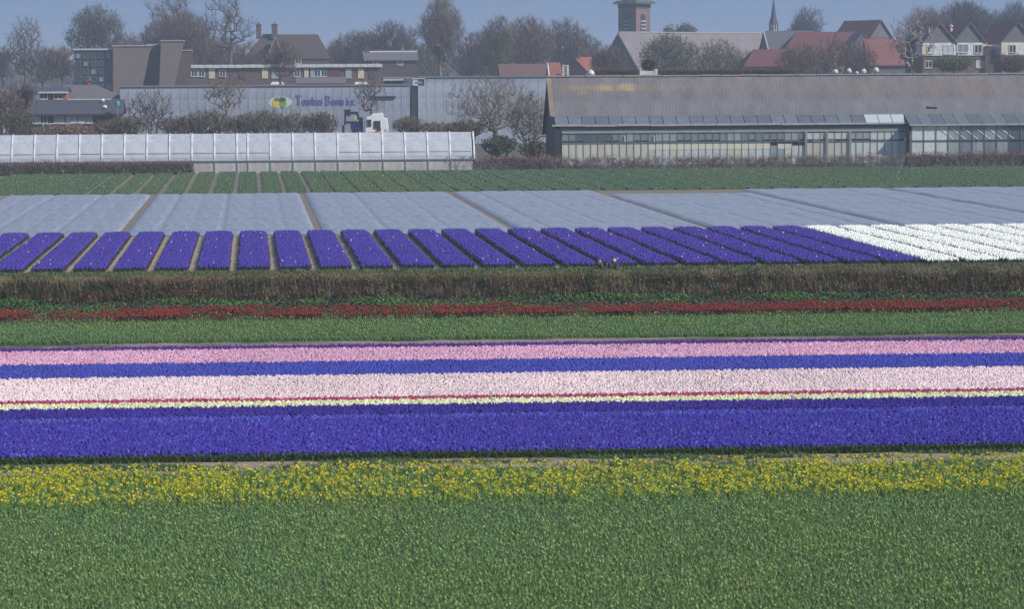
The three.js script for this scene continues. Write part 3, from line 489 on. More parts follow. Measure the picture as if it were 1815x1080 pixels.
  panes(xm, x1, 22, (a, b, i) => part('roof_pane', new MB().slab([a + 0.02, wy, wz + 0.12], [b - 0.02, wy, wz + 0.12], [b - 0.02, sky0 - 0.02, -1.25], [a + 0.02, sky0 - 0.02, -1.25], 0.03), glz[i % 3], wing));
  part('gutter', new MB().box((xm + x1) / 2, wy - 0.05, wz + 0.2, x1 - xm, 0.12, 0.2), weathered([0.5, 0.5, 0.48], 0.5, wearB), wing);
  const nw = 22, ww = (x1 - xm - 0.3) / nw;
  const wt = wy - 0.12, wTop = new MB().box(0, 0, 0, ww - 0.07, wt - yMid - 0.04, 0.012).geo(), wLow = new MB().box(0, 0, 0, ww - 0.07, yMid - yLow - 0.04, 0.012).geo(), wBar = new MB().box(0, 0, 0, 0.06, wt - yLow, 0.09).geo();
  for (let i = 0; i < nw; i++) {
    const x = xm + 0.25 + (i + 0.5) * ww, P = 1605 + (475 * (x - xm)) / (x1 - xm);
    let o = part('pane', wTop, M.pane, wing); o.position.set(x, (wt + yMid) / 2, wz); o = part('pane', wLow, M.pane, wing); o.position.set(x, (yMid + yLow) / 2, wz);
    o = part('glazing_bar', wBar, P < 1660 ? M.steel : M.barGrey, wing); o.position.set(x - ww / 2, (wt + yLow) / 2, wz);
    const up = P < 1664 ? 'bright' : P > 1790 ? 'darkb' : i % 3 ? 'blue' : 'grey', low = P < 1668 ? (i % 2 ? 'bright' : 'pale') : P > 1785 ? 'darkb' : i % 2 ? 'grey' : 'blue';
    part('shade_panel', new MB().box(x, (wt + yMid) / 2, wz - 0.05, ww - 0.01, wt - yMid - 0.03, 0.04), shade[up], wing);
    part('shade_panel', new MB().box(x, (yMid + yLow) / 2, wz - 0.045, ww - 0.01, yMid - yLow - 0.03, 0.04), shade[low], wing);
    if (P > 1660 && P < 1790) part('brace', new MB().tube([x - ww * 0.4, wt - 0.15, wz - 0.04], [x + ww * 0.9, yMid + 0.1, wz - 0.04], 0.06, 0.06, 4), shade.pale, wing);
  }
  part('transom', new MB().box((xm + x1) / 2, yMid, wz + 0.04, x1 - xm, 0.06, 0.08), M.dark, wing);
  part('sill_wall', new MB().box((xm + x1) / 2, yLow / 2, wz, x1 - xm, yLow, 0.2), M.brickDark, wing);
  const hc = { core: [0.08, 0.055, 0.05], twig: [[0.24, 0.17, 0.15], [0.33, 0.28, 0.26], [0.42, 0.39, 0.38]], leaf: [0.22, 0.12, 0.09], top: [0.24, 0.085, 0.065], share: 0.25 };
  const hD = ground(1200, 301).z, hh = at(1200, 274.5, -hD).y;
  hedge('low reddish clipped hedge with bare pale gaps in front of the glass barn', px(985, 300, -hD), px(1600, 300, -hD), hD, hh, 0.5, 60, hc, { size: 1.1, core: false });
  hedge('low dark red clipped hedge in front of the glass wing at the right edge', px(1600, 300, -hD), px(2050, 300, -hD), hD + 1.6, hh, 0.7, 130, { ...hc, share: 0.6 }, { size: 1.2 });
  hedge('short dark reddish hedge between the white glasshouse and the glass barn', px(790, 300, -hD), px(983, 300, -hD), hD, hgt(890, 280, -hD), 0.8, 150, { ...hc, core: [0.035, 0.024, 0.022], share: 0.6 }, { size: 1.2 });
  const hl = ground(170, 311).z;
  hedge('low grey-brown hedge with dark red top in front of the white glasshouse', px(-120, 300, -hl), px(342, 300, -hl), hl, hgt(170, 288, -hl), 0.8, 140, { core: [0.11, 0.09, 0.085], twig: [[0.27, 0.23, 0.21], [0.34, 0.30, 0.27], [0.2, 0.16, 0.15]], leaf: [0.2, 0.16, 0.12], top: [0.17, 0.05, 0.045], share: 0.3 }, { size: 1.2 });
  // ridge-level things behind the barn
  for (const [P, py, s] of [[1047, 128.5, 0.95], [1480, 126.5, 0.72], [1504, 125, 0.72], [1530, 126, 0.75], [1552, 123.5, 0.8], [1518, 129, 0.5]]) {
    const DD = ridgeD + 12, b = at(P, py, DD), tt = thing('roof_vent', { 1047: 'white round cap alone left of the clipped brown tree row', 1480: 'leftmost of five white caps over the barn ridge', 1504: 'second white cap from the left of the five over the barn ridge', 1518: 'small low white cap in the middle of the five over the barn ridge', 1530: 'second white cap from the right of the five over the barn ridge', 1552: 'rightmost of five white caps over the barn ridge' }[P], 'roof vent', [b.x, 0, -DD], 0, 'white caps showing over the barn ridge');
    part('cap', new MB().lathe(0, b.y - 0.25 * s, 0, [[0.05, -0.1], [0.34 * s, 0], [0.38 * s, 0.16], [0.28 * s, 0.38 * s], [0.12, 0.52 * s], [0, 0.55 * s]], 10), M.white, tt);
    part('pipe', new MB().tube([0, 0, 0], [0, b.y - 0.3 * s, 0], 0.12, 0.12, 8), M.steel, tt);
  }
}
// white glasshouse on the left
{
  const D = 302, x0 = px(-120, 270, D), x1 = px(841, 270, D), yS = hgt(400, 285.5, D), yr = hgt(400, 237, D + 1.9), t = thing('white_glasshouse', 'long low white glasshouse with pale ribs along the far field on the left', 'glasshouse', [0, 0, -D]);
  const prof = [[0, yS], [-0.06, yS + 0.35], [-0.3, hgt(400, 271, D + 0.3)], [-1.0, lerp(hgt(400, 271, D + 0.3), yr, 0.55)], [-1.9, yr]], step = px(160, 270, D) - px(120, 270, D);
  const film = [0, 1, 2].map((k) => weathered([0.50 + 0.03 * k, 0.53 + 0.025 * k, 0.58 + 0.02 * k], 0.5, rep(tex.wear, 3 + k, 5), { bumpMap: wearB, bumpScale: 0.02 })), white = weathered([0.82, 0.83, 0.84], 0.45, wearB);
  const sect = (x, w, lift, dz = 0) => { const m = new MB(); for (let i = 0; i + 1 < prof.length; i++) { const [za, ya] = prof[i], [zb, yb] = prof[i + 1]; m.slab([x, ya + lift, za + dz], [x + w, ya + lift, za + dz], [x + w, yb + lift, zb + dz], [x, yb + lift, zb + dz], 0.04); } return m; };
  const panelGeo = sect(0.06, step - 0.12, 0).geo(), ribGeo = sect(-0.07, 0.14, 0.06, 0.05).geo(), lowGeo = new MB().box(step / 2, yS / 2 - 0.04, 0.05, step - 0.1, yS - 0.08, 0.08).geo();
  const lowM = [0, 1].map((k) => weathered([0.52 + 0.05 * k, 0.49 + 0.05 * k, 0.49 + 0.05 * k], 0.7, rep(tex.wear, 1.7, 4)));
  const ribs = []; for (let k = -4; k <= 10; k++) ribs.push(21.8 + 39.9 * k); for (let k = 0; k <= 10; k++) ribs.push(440.1 + 39.85 * k);   // one bay is only half as wide
  for (let i = 0; i + 1 < ribs.length; i++) {
    const x = px(ribs[i], 270, D), f = (px(ribs[i + 1], 270, D) - x) / step;
    let o = part('roof_panel', panelGeo, film[Math.floor(3 * rnd())], t); o.position.x = x; o.scale.x = f; o.rotation.x = rr(-0.004, 0.004);
    o = part('rib', ribGeo, white, t); o.position.x = x;
    o = part('wall_panel', lowGeo, lowM[i % 2], t); o.position.x = x; o.scale.x = f;
    if (vnoise(i * 0.8, 1, 4) > 0.3) { o = part('seam_rail', new MB().box(step * f / 2, prof[2][1] + 0.02, prof[2][0] + 0.06, step * f - 0.3, 0.06, 0.05), white, t); o.position.x = x; }
    part('post', new MB().box(x, yS / 2, 0.12, 0.09, yS, 0.06), M.steel, t);
  }
  const oR = part('rib', ribGeo, white, t); oR.position.x = x1;
  part('gutter_rail', new MB().box((x0 + x1) / 2, yS - 0.02, 0.1, x1 - x0, 0.1, 0.14), weathered([0.22, 0.22, 0.23], 0.6, wearB), t);
  part('end_wall', new MB().hexa([x1 - 0.05, 0, 0], [x1 + 0.03, 0, 0], [x1 + 0.03, 0, -7], [x1 - 0.05, 0, -7], [x1 - 0.05, yS + 0.6, -0.15], [x1 + 0.03, yS + 0.6, -0.15], [x1 + 0.03, yr, -1.9], [x1 - 0.05, yr, -1.9]), film[1], t);
  part('back_roof', new MB().slab([x0, yr - 0.02, -1.95], [x1, yr - 0.02, -1.95], [x1, yS, -7], [x0, yS, -7], 0.04), film[0], t);
  const w = thing('weeds', 'dry brown weeds at the foot of the white glasshouse wall', 'weeds'), A = []; w.userData.kind = 'stuff';
  const zz = ground(600, 304).z; for (let i = 0; i < 900; i++) { const x = rr(px(335, 300, D), px(800, 300, D)); if (fbm(x * 0.3, 4, 7) > 0.42) A.push([x, 0, zz + rr(-0.4, 0.4), rr(0, 6.28), rr(1, 2), rr(0.4, 1.2) * (0.4 + fbm(x * 0.7, 3, 8)), vary([0.15, 0.10, 0.085], 0.4)]); }
  scatter('weed_stems', twigs, M.petalV, A, w);
}
// grey warehouse with its lettering
let wareD = 420;
{
  const D = wareD, x0 = px(214, 200, D), x1 = px(727, 200, D), h = hgt(470, 152.5, D), t = thing('warehouse', 'long grey corrugated warehouse with blue lettering behind the white glasshouse', 'warehouse', [0, 0, -D]);
  const n = 34, w = (x1 - x0) / n, pg = new MB().box(w / 2, h / 2, -0.06, w - 0.03, h, 0.12).geo(), ms = [0, 1, 2].map((k) => { const m = M.metalGrey.clone(); m.color.multiplyScalar(0.96 + 0.04 * k); return m; });
  for (let i = 0; i < n; i++) { const o = part('wall_panel', pg, ms[Math.floor(3 * rnd())], t); o.position.x = x0 + i * w; }
  part('side_and_back_wall', new MB().box((x0 + x1) / 2, h / 2 - 0.1, -20.3, x1 - x0, h - 0.2, 40), M.metalGrey, t);
  part('parapet_trim', new MB().box((x0 + x1) / 2, h + 0.06, 0, x1 - x0 + 0.2, 0.16, 0.3), M.steel, t);
  part('pipe_bracket', new MB().box(px(679, 172, D), hgt(679, 172, D), 0.15, 3.2, 0.22, 0.2), M.dark, t);
  const font = await new FontLoader().loadAsync('fonts/droid/droid_sans_bold.typeface.json');
  const put = (s, P, P2, py, size) => { const g = new TextGeometry(s, { font, size, depth: 0.05, curveSegments: 4 }); g.computeBoundingBox(); const b = g.boundingBox; g.translate(-b.min.x, 0, 0); g.scale((px(P2, py, D) - px(P, py, D)) / (b.max.x - b.min.x), 1, 1); g.translate(px(P, py, D), hgt(P, py, D), 0.03); return part('lettering', g, mat([0.13, 0.155, 0.38], 0.7), t); };
  put('T', 525, 535, 186, 1.25); put('embus', 536, 573, 186.5, 0.95); put('B', 578, 586, 186.5, 1.2); put('oom', 588, 610, 186.5, 0.95); put('b.v.', 615, 631, 186.5, 0.9);
  const D2 = D + 8, xa = px(741, 180, D2), xb = px(985, 180, D2), h2 = hgt(850, 136.5, D2), u = thing('warehouse', 'paler taller warehouse standing behind the bare tree between both glasshouses', 'warehouse', [0, 0, -D2]);
  const n2 = 16, w2 = (xb - xa) / n2, g2 = new MB().box(w2 / 2, h2 / 2, -0.06, w2 - 0.03, h2, 0.12).geo();
  for (let i = 0; i < n2; i++) { const o = part('wall_panel', g2, M.metalPale, u); o.position.x = xa + i * w2; }
  part('side_and_back_wall', new MB().box((xa + xb) / 2, h2 / 2 - 0.1, -20.3, xb - xa, h2 - 0.2, 40), M.metalPale, u);
  part('parapet_trim', new MB().box((xa + xb) / 2, h2 + 0.05, 0, xb - xa, 0.14, 0.3), M.steel, u);
  part('dark_corner_recess', new MB().box(xa - 0.4, (hgt(735, 152, D2) + 0) / 2, -0.3, 0.9, hgt(735, 152, D2), 0.4), M.dark, u);
  const b = at(742, 145, D2), v = thing('roof_unit', 'white box unit at the corner between the two grey warehouses', 'roof unit', [b.x, hgt(742, 152, D2), -D2 - 0.6]);
  part('casing', new MB().box(0, 0.42, 0, 1.4, 0.84, 1.2), M.white, v); part('lid', new MB().box(0, 0.9, 0, 1.6, 0.12, 1.4), M.white, v); part('grille', new MB().box(0, 0.4, 0.62, 0.8, 0.3, 0.04), M.steel, v);
  const sD = 395, c = at(497, 181.5, sD), s = thing('sign', 'rounded white advertising sign with yellow and green emblem before the grey warehouse', 'sign', [c.x, 0, -sD]);
  const sh = new THREE.Shape(), ww = 1.33, hh = 0.62; sh.absellipse(0, 0, ww, hh, 0, Math.PI * 2);
  const bg = new THREE.ExtrudeGeometry(sh, { depth: 0.12, bevelEnabled: true, bevelSize: 0.03, bevelThickness: 0.03, curveSegments: 16 }); bg.translate(0, c.y, 0); part('board', bg, M.white, s);
  const em = (cx, cy, rx, ry, z, m) => { const e = new THREE.Shape(); e.absellipse(cx, cy, rx, ry, 0, Math.PI * 2); const g = new THREE.ExtrudeGeometry(e, { depth: 0.03, bevelEnabled: false, curveSegments: 12 }); g.translate(0, c.y, z); part('emblem', g, m, s); };
  em(-0.48, -0.1, 0.42, 0.5, 0.16, M.yellow); em(0.32, -0.12, 0.42, 0.46, 0.165, M.green); em(0.22, 0.35, 0.46, 0.26, 0.20, mat([0.05, 0.08, 0.06], 0.6)); em(-0.35, 0.4, 0.3, 0.2, 0.205, mat([0.2, 0.22, 0.08], 0.6));
  for (const dx of [-0.55, 0.2]) part('post', new MB().tube([dx, 0, 0.05], [dx, c.y - 0.4, 0.05], 0.09, 0.08, 8), M.steel, s);
}
// lorry
{
  const D = 372, b = at(648, 220, D), k = D / FOC, t = thing('lorry', 'white lorry cab with a dark blue loading frame behind the white glasshouse', 'lorry', [b.x, 0, -D]);
  const X = (P) => (P - 648) * k, Y = (py) => hgt(648, py, D);
  const yb = Y(262), y0 = 0.55;
  const body = new THREE.Shape(); const pts = [[X(648), y0 + 0.3], [X(687), y0 + 0.3], [X(688), Y(226)], [X(686), Y(211)], [X(680), Y(209.5)], [X(678.5), Y(202)], [X(661), Y(203)], [X(657), Y(207)], [X(651), Y(208.5)], [X(648.5), Y(219)]]; body.setFromPoints(pts.map((p) => new THREE.Vector2(...p)));
  const cg = new THREE.ExtrudeGeometry(body, { depth: 2.1, bevelEnabled: true, bevelSize: 0.06, bevelThickness: 0.08, bevelSegments: 2 }); cg.translate(0, 0, -2.2); const cab = part('cab', cg, mat([0.80, 0.81, 0.80], 0.35), t);
  part('side_window', new MB().box(X(669), Y(221), 0.03, 11 * k, 13 * k, 0.12), M.glassDark, cab); part('windscreen', new MB().box(X(655), Y(218), 0.03, 7 * k, 12 * k, 0.1), M.glassDark, cab);
  part('exhaust', new MB().tube([X(677), Y(206), -0.5], [X(677), Y(199), -0.5], 0.09, 0.08, 8), M.white, t); part('beacon', new MB().lathe(X(684), Y(205.5), -0.6, [[0.09, 0], [0.1, 0.12], [0.05, 0.18], [0, 0.19]], 8), mat([0.5, 0.2, 0.2], 0.4), t);
  part('step', new MB().box(X(664), Y(235), 0.1, 22 * k, 1.6 * k, 0.25), mat([0.4, 0.03, 0.04], 0.5), t); part('bumper', new MB().box(X(686), Y(232), -1, 5 * k, 7 * k, 2.1), M.white, t); part('dark_grille', new MB().box(X(672), Y(230), 0.06, 7 * k, 3 * k, 0.12), M.dark, t);
  part('chassis', new MB().box(X(646), 0.85, -1.1, 84 * k, 0.3, 1.4), M.dark, t);
  const fr = new MB(); const bx = (a, b2, p, q, dz = 0, dep = 0.5) => fr.box(X((a + b2) / 2), Y((p + q) / 2), -0.7 + dz, (b2 - a) * k, Math.abs(q - p) * k, dep);
  bx(611, 622, 194, 206); bx(611, 614, 206, 222); bx(622, 636, 198, 203); bx(633, 637, 203, 212); bx(611, 640, 215, 219); bx(622, 644, 219, 228); bx(607, 611, 222, 240); bx(624, 644, 228, 235, 0, 1.6); bx(637, 644, 208, 219);
  part('loading_frame', fr, mat([0.012, 0.022, 0.075], 0.5), t); part('tool_box', new MB().box(X(631), Y(209), -0.6, 4.5 * k, 6 * k, 0.5), M.yellow, t); part('tool_box', new MB().box(X(617), Y(211.5), -0.6, 4.5 * k, 4 * k, 0.5), mat([0.35, 0.28, 0.2], 0.6), t);
  for (const P of [655, 680, 618, 630]) { const w = part('wheel', new MB().tube([X(P), 0.5, 0.05], [X(P), 0.5, -0.3], 0.5, 0.5, 16), mat([0.02, 0.02, 0.02], 0.8), t); part('rim', new MB().tube([X(P), 0.5, 0.07], [X(P), 0.5, 0], 0.26, 0.24, 12), M.steel, w); }
}
// houses on the left
const HG = (P, py, D) => hgt(P, py, D);
{
  let D = 392;
  house({ label: 'low house with long dark roof and white windows at the far left', x: 135, D, w: px(215, 200, D) - px(56, 200, D), d: 8, eave: HG(135, 199.5, D), ridge: HG(135, 177, D + 4), wall: M.brickDark, roof: M.roofSlate, gutter: M.dark,
    windows: [...[65, 78, 101, 110, 131, 146, 158].map((P) => [px(P, 200, D) - px(135, 200, D), HG(135, 210, D) - 0.1, P === 101 || P === 110 ? 0.6 : 0.85, 1.05, M.white, P % 3 ? mat([0.45, 0.47, 0.48], 0.4) : M.glassDark, 2]), [px(122, 200, D) - px(135, 200, D), HG(135, 213, D), 0.62, 1.5, M.white, M.white, 1]] });
  const r = at(207, 187, D + 1); 
  { const t = thing('banner', 'small green rounded board at the right end of the long dark roof', 'banner', [px(209, 184, D - 1), 0, -D + 1]); part('board', new MB().lathe(0, HG(209, 189, D), 0, [[0.02, 0], [0.22, 0.08], [0.25, 0.4], [0.18, 0.62], [0, 0.68]], 10), mat([0.04, 0.36, 0.22], 0.6), t); part('pole', new MB().tube([0, 0, 0], [0, HG(209, 189, D), 0], 0.04, 0.04, 6), M.steel, t); }
  for (const [P, py, s] of [[187, 190, 0.3], [182, 178.5, 0.26]]) { const t = thing('roof_vent', s > 0.28 ? 'lower white vent cap on the right half of the long dark roof' : 'upper white vent cap near the ridge of the long dark roof', 'roof vent', [px(P, py, D + 2), HG(P, py, D + 2) - 0.25, -D - (py > 185 ? 1.0 : 3)]); part('cap', new MB().lathe(0, 0.1, 0, [[0.06, 0], [s * 0.8, 0.05], [s, 0.2], [s * 0.6, 0.36], [0, 0.4]], 9), M.white, t); part('pipe', new MB().tube([0, -0.3, 0], [0, 0.12, 0], 0.08, 0.08, 6), M.steel, t); }
  { const t = thing('garden_furniture', 'white garden bench and table below the windows of the long dark-roofed house', 'garden bench', [px(100, 219, D - 6), 0, -D + 6]); const y = HG(100, 219, D - 6); part('seat', new MB().box(0, y, 0, 3.2, 0.1, 0.5).box(2.5, y + 0.15, 0.3, 1.5, 0.08, 0.7), M.white, t); part('legs', new MB().box(-1.4, y / 2, 0, 0.1, y, 0.4).box(1.4, y / 2, 0, 0.1, y, 0.4).box(2.5, y / 2, 0.3, 0.1, y, 0.3), M.white, t); }
  D = 425;
  house({ label: 'orange brick extension with white fascia above the long dark roof', x: 96, D, w: px(119, 165, D) - px(74, 165, D), d: 6, eave: HG(96, 160.5, D), ridge: HG(96, 154, D + 3), wall: M.brickOrange, roof: M.roofSlate, gutter: M.white, windows: [[-1.2, HG(96, 170, D), 1.0, 0.9, M.white], [0.6, HG(96, 171, D), 1.2, 0.8, M.cream]] });
  house({ label: 'house with broad grey-brown roof and white gable edge behind the long dark roof', x: 163, D: 430, w: px(216, 165, 430) - px(118, 165, 430), d: 9, eave: HG(163, 172, 430), ridge: HG(163, 150.5, 434.5), wall: M.brick, roof: M.roofGrey, hipR: 3.4, gutter: M.white, chimneys: [[-0.4, -4.5, 0.5, 0.35]], chimneyMat: M.brickOrange });
  house({ label: 'small old house with brown roof at the far left edge', x: 30, D: 440, w: 5.5, d: 8, eave: HG(30, 178, 440), ridge: HG(30, 158, 444), wall: M.brickDark, roof: M.roofGrey, windows: [[-0.8, HG(30, 190, 440), 0.9, 1.1, M.white], [1.3, HG(30, 190, 440), 0.9, 1.1, M.white]] });
  { const Dd = 400, t = thing('garden_shed', 'tiny white pointed shed among the brown bushes at the left edge', 'shed', [px(13, 200, Dd), 0, -Dd]); const y = HG(13, 185, Dd); part('wall', new MB().box(0, (y - 0.6) / 2, -0.5, 0.9, y - 0.6, 0.9), M.white, t); part('roof', new MB().lathe(0, y - 0.6, -0.5, [[0.7, 0], [0, 0.75]], 4), M.white, t); }
  // dark theatre block and its two leaning brick volumes
  D = 590;
  { const x0 = px(133, 100, D), x1 = px(200, 100, D), h = HG(166, 88.5, D), t = thing('dark_block', 'dark blue-grey block with square window grid and white roof edge at the left', 'building', [0, 0, -D]);
    part('wall', new MB().box((x0 + x1) / 2, h / 2, -5.1, x1 - x0, h, 10), M.cladding, t); part('roof_edge', new MB().box((x0 + x1) / 2, h + 0.1, -5, x1 - x0 + 0.4, 0.28, 10.6), weathered([0.6, 0.62, 0.66], 0.5, wearB), t);
    for (let r = 0; r < 5; r++) for (let c = 0; c < 5; c++) { const w = (x1 - x0) / 5; win(t, x0 + (c + 0.5) * w, h - 1.0 - r * 1.35, 0.002, w * 0.72, 0.95, weathered([0.13, 0.15, 0.19], 0.5, wearB), (r * 3 + c * 5) % 4 ? M.glassDark : mat([0.22, 0.26, 0.32], 0.3), 1); } }
  const lean = (label, D2, T, B, yT, yB, mtl) => { const yt = HG(T[0], yT, D2), b = HG(B[0], yB, D2), k = yt / (yt - b), X = (a, c) => lerp(px(a, yT, D2), px(c, yB, D2), 1), dx0 = px(B[0], yB, D2) - px(T[0], yT, D2), dx1 = px(B[1], yB, D2) - px(T[1], yT, D2), l = px(T[0], yT, D2), r = px(T[1], yT, D2), t = thing('leaning_brick_building', label, 'building', [0, 0, -D2]);
    part('wall', new MB().hexa([l + dx0 * k, 0, 0], [r + dx1 * k, 0, 0], [r + dx1 * k, 0, -9], [l + dx0 * k, 0, -9], [l, yt, 0], [r, yt, 0], [r, yt, -9], [l, yt, -9]), mtl, t); part('roof_edge', new MB().box((l + r) / 2, yt + 0.08, -4.5, r - l + 0.3, 0.2, 9.3), weathered([0.45, 0.43, 0.42], 0.6, wearB), t); };
  lean('wide tan brick volume with slanting right edge beside the dark window block', D - 1, [201, 268], [201, 254], 82, 150, M.brickTan);
  lean('dark recessed volume between the two leaning tan brick volumes', D + 6, [262, 290], [250, 290], 80, 150, M.cladding);
  lean('narrow taller tan brick volume leaning beside the dark recess', D - 1, [286, 325], [283, 308], 73, 150, M.brickTan);
  lean('dark brown volume right of the narrow leaning brick volume', D + 7, [318, 340], [300, 345], 90, 150, M.brickDark);
  // flats with a long white roof edge
  D = 560;
  { const x0 = px(339, 120, D), x1 = px(678, 120, D), h = HG(508, 117, D), t = thing('flats', 'low row of flats with long white roof edge and cream panels', 'flats', [0, 0, -D]);
    part('wall', new MB().box((x0 + x1) / 2, h / 2 - 0.1, -5, x1 - x0, h - 0.2, 10), M.brick, t);
    const n = 26, w = (x1 - x0) / n; for (let i = 0; i < n; i++) part('roof_edge_board', new MB().box(x0 + (i + 0.5) * w, h + rr(-0.02, 0.02), 0.25, w - 0.05, 0.52, 0.5), M.white, t);
    part('roof', new MB().box((x0 + x1) / 2, h + 0.05, -5.2, x1 - x0, 0.3, 10), M.roofSlate, t);
    const k = [['w', 345], ['w', 358], ['c', 376], ['d', 395], ['b', 430], ['c', 470], ['p', 487], ['p', 497], ['d', 527], ['c', 545], ['p', 553], ['d', 563], ['d', 575], ['r', 592], ['p', 618], ['c', 640], ['b', 660]];
    for (const [c, P] of k) { const x = px(P, 130, D), y = HG(P, 130, D); if (c === 'c' || c === 'p' || c === 'b' || c === 'r') part('facade_panel', new MB().box(x, y, 0.06, c === 'r' ? 2.2 : 1.0, 1.7, 0.12), { c: M.cream, p: weathered([0.42, 0.47, 0.48], 0.5, wearB), b: M.brickDark, r: M.roofRed }[c], t); else win(t, x, y, 0.002, 1.1, 1.2, M.white, M.glassDark, 2); }
    for (const P of [492, 640]) part('awning', new MB().hexa([px(P - 12, 147, D), HG(P, 151, D), 0.9], [px(P + 12, 147, D), HG(P, 151, D), 0.9], [px(P + 12, 147, D), HG(P, 151, D), 0.1], [px(P - 12, 147, D), HG(P, 151, D), 0.1], [px(P - 12, 147, D), HG(P, 149, D), 0.9], [px(P + 12, 147, D), HG(P, 149, D), 0.9], [px(P + 9, 147, D), HG(P, 145, D), 0.1], [px(P - 9, 147, D), HG(P, 145, D), 0.1]), M.white, t); }
  house({ label: 'flat dark low house behind the grey warehouse roof, below the white-edged flats', x: 570, D: 520, w: 7, d: 7, eave: HG(570, 146, 520), ridge: HG(570, 137, 523.5), wall: M.brickDark, roof: M.roofGrey });
  house({ label: 'small dark box house with pale roof edge right of the flats', x: 708, D: 520, w: 4.2, d: 5, eave: HG(708, 139, 520), ridge: HG(708, 136, 522.5), wall: M.cladding, roof: M.roofGrey, gutter: M.white });
  // large house with two chimneys
  D = 640;
  { const kk = D / FOC; house({ label: 'large house with dark thatched roof and two tall chimneys', x: 511, D, w: 150 * kk, d: 11, eave: HG(511, 102, D), ridge: HG(511, 61.5, D + 5.5), hipL: 34 * kk, hipR: 22 * kk, wall: M.brickDark, roof: M.thatch, over: 0.2, chimneys: [[-50 * kk, -5.5, 1.9, 0.95], [-22 * kk, -4.4, 1.9, 1.1]], ridgeCap: weathered([0.3, 0.29, 0.3], 0.8, wearB),
      windows: [[-5.5, HG(511, 109, D), 1.2, 1.0], [-1.5, HG(511, 109, D), 1.2, 1.0], [2, HG(511, 109, D), 1.2, 1.0]] });
    const b = at(488, 90, D - 2), t = thing('dormer_gable', 'pointed gable with pale edges on the front of the thatched roof', 'gable', [b.x, 0, -D + 1.5]), yb = HG(488, 104, D), yt = HG(488, 66, D), q = 16 * kk; part('gable', new MB().hexa([-q, yb, 0], [q, yb, 0], [q, yb, -4], [-q, yb, -4], [-0.05, yt, 0], [0.05, yt, 0], [0.05, yt, -4], [-0.05, yt, -4]), M.brickDark, t); part('edge_board', new MB().tube([-q, yb, 0.05], [0, yt, 0.05], 0.12, 0.12, 4).tube([q, yb, 0.05], [0, yt, 0.05], 0.12, 0.12, 4), weathered([0.35, 0.34, 0.36], 0.7, wearB), t); }
  house({ label: 'brown terraced house behind the flats under the bare trees', x: 694, D: 600, w: 9, d: 8, eave: HG(694, 105, 600), ridge: HG(694, 92, 604), wall: M.brickDark, roof: M.roofGrey, ridgeCap: M.white, chimneys: [[-4, -4, 0.7, 0.7]], windows: [[-2.6, HG(694, 111, 600), 1.1, 1, M.white], [1.6, HG(694, 111, 600), 1.1, 1, M.white]] });
  house({ label: 'house with long dull orange roof left of the glass barn ridge', x: 930, D: 560, w: 80 * 560 / FOC, d: 8, eave: HG(940, 140, 560), ridge: HG(940, 113, 564), wall: M.brickOrange, roof: weathered([0.17, 0.095, 0.08], 0.9, wearB) , windows: [] });
  house({ label: 'bright orange tiled roof with white gable window near the barn ridge', x: 985, D: 545, w: 16 * 545 / FOC, d: 6, eave: HG(984, 138, 545), ridge: HG(984, 111, 548), wall: M.brickOrange, roof: M.roofOrange, gable: M.white, barge: M.white, chimneys: [[-0.9, -3, 0.1, 0.3]], windows: [[1.6, HG(984, 124, 545), 0.5, 1.4, M.white]] });
  { const Dd = 552, t = thing('garden_gate_posts', 'pair of slim white posts beside the bright orange roof', 'posts', [px(1002, 120, Dd), 0, -Dd]); for (const dx of [-0.35, 0.42]) part('post', new MB().box(dx, HG(1002, 115, Dd) / 2, 0, 0.28, HG(1002, 115, Dd), 0.2), M.white, t); part('crossbar', new MB().box(0.04, HG(1002, 115, Dd) - 0.1, 0, 0.6, 0.14, 0.15), M.white, t); }
  house({ label: 'small steep orange roof half hidden left of the church gable', x: 1052, D: 620, w: 30 * 620 / FOC, d: 7, eave: HG(1052, 122, 620), ridge: HG(1052, 101, 623), wall: M.brickOrange, roof: M.roofOrange, turn: 0.5, chimneys: [[-1.2, -3, 0.3, 0.4]] });
  { const Dd = 350, t = thing('balcony_wall', 'white low wall with raised ends around a brown shrub, over the barn ridge', 'wall', [px(1149, 130, Dd), 0, -Dd]), y = HG(1149, 131, Dd), k = Dd / FOC; part('panel', new MB().box(0, y / 2 + 0.15, 0, 32 * k, y + 0.3, 0.5), M.white, t); part('raised_end', new MB().box(13.5 * k, HG(1149, 124, Dd) / 2, 0.02, 5 * k, HG(1149, 120.5, Dd), 0.54), M.white, t); part('raised_end', new MB().box(-15 * k, HG(1149, 124, Dd) / 2, 0.02, 2 * k, HG(1149, 122, Dd), 0.54), M.white, t); }
}
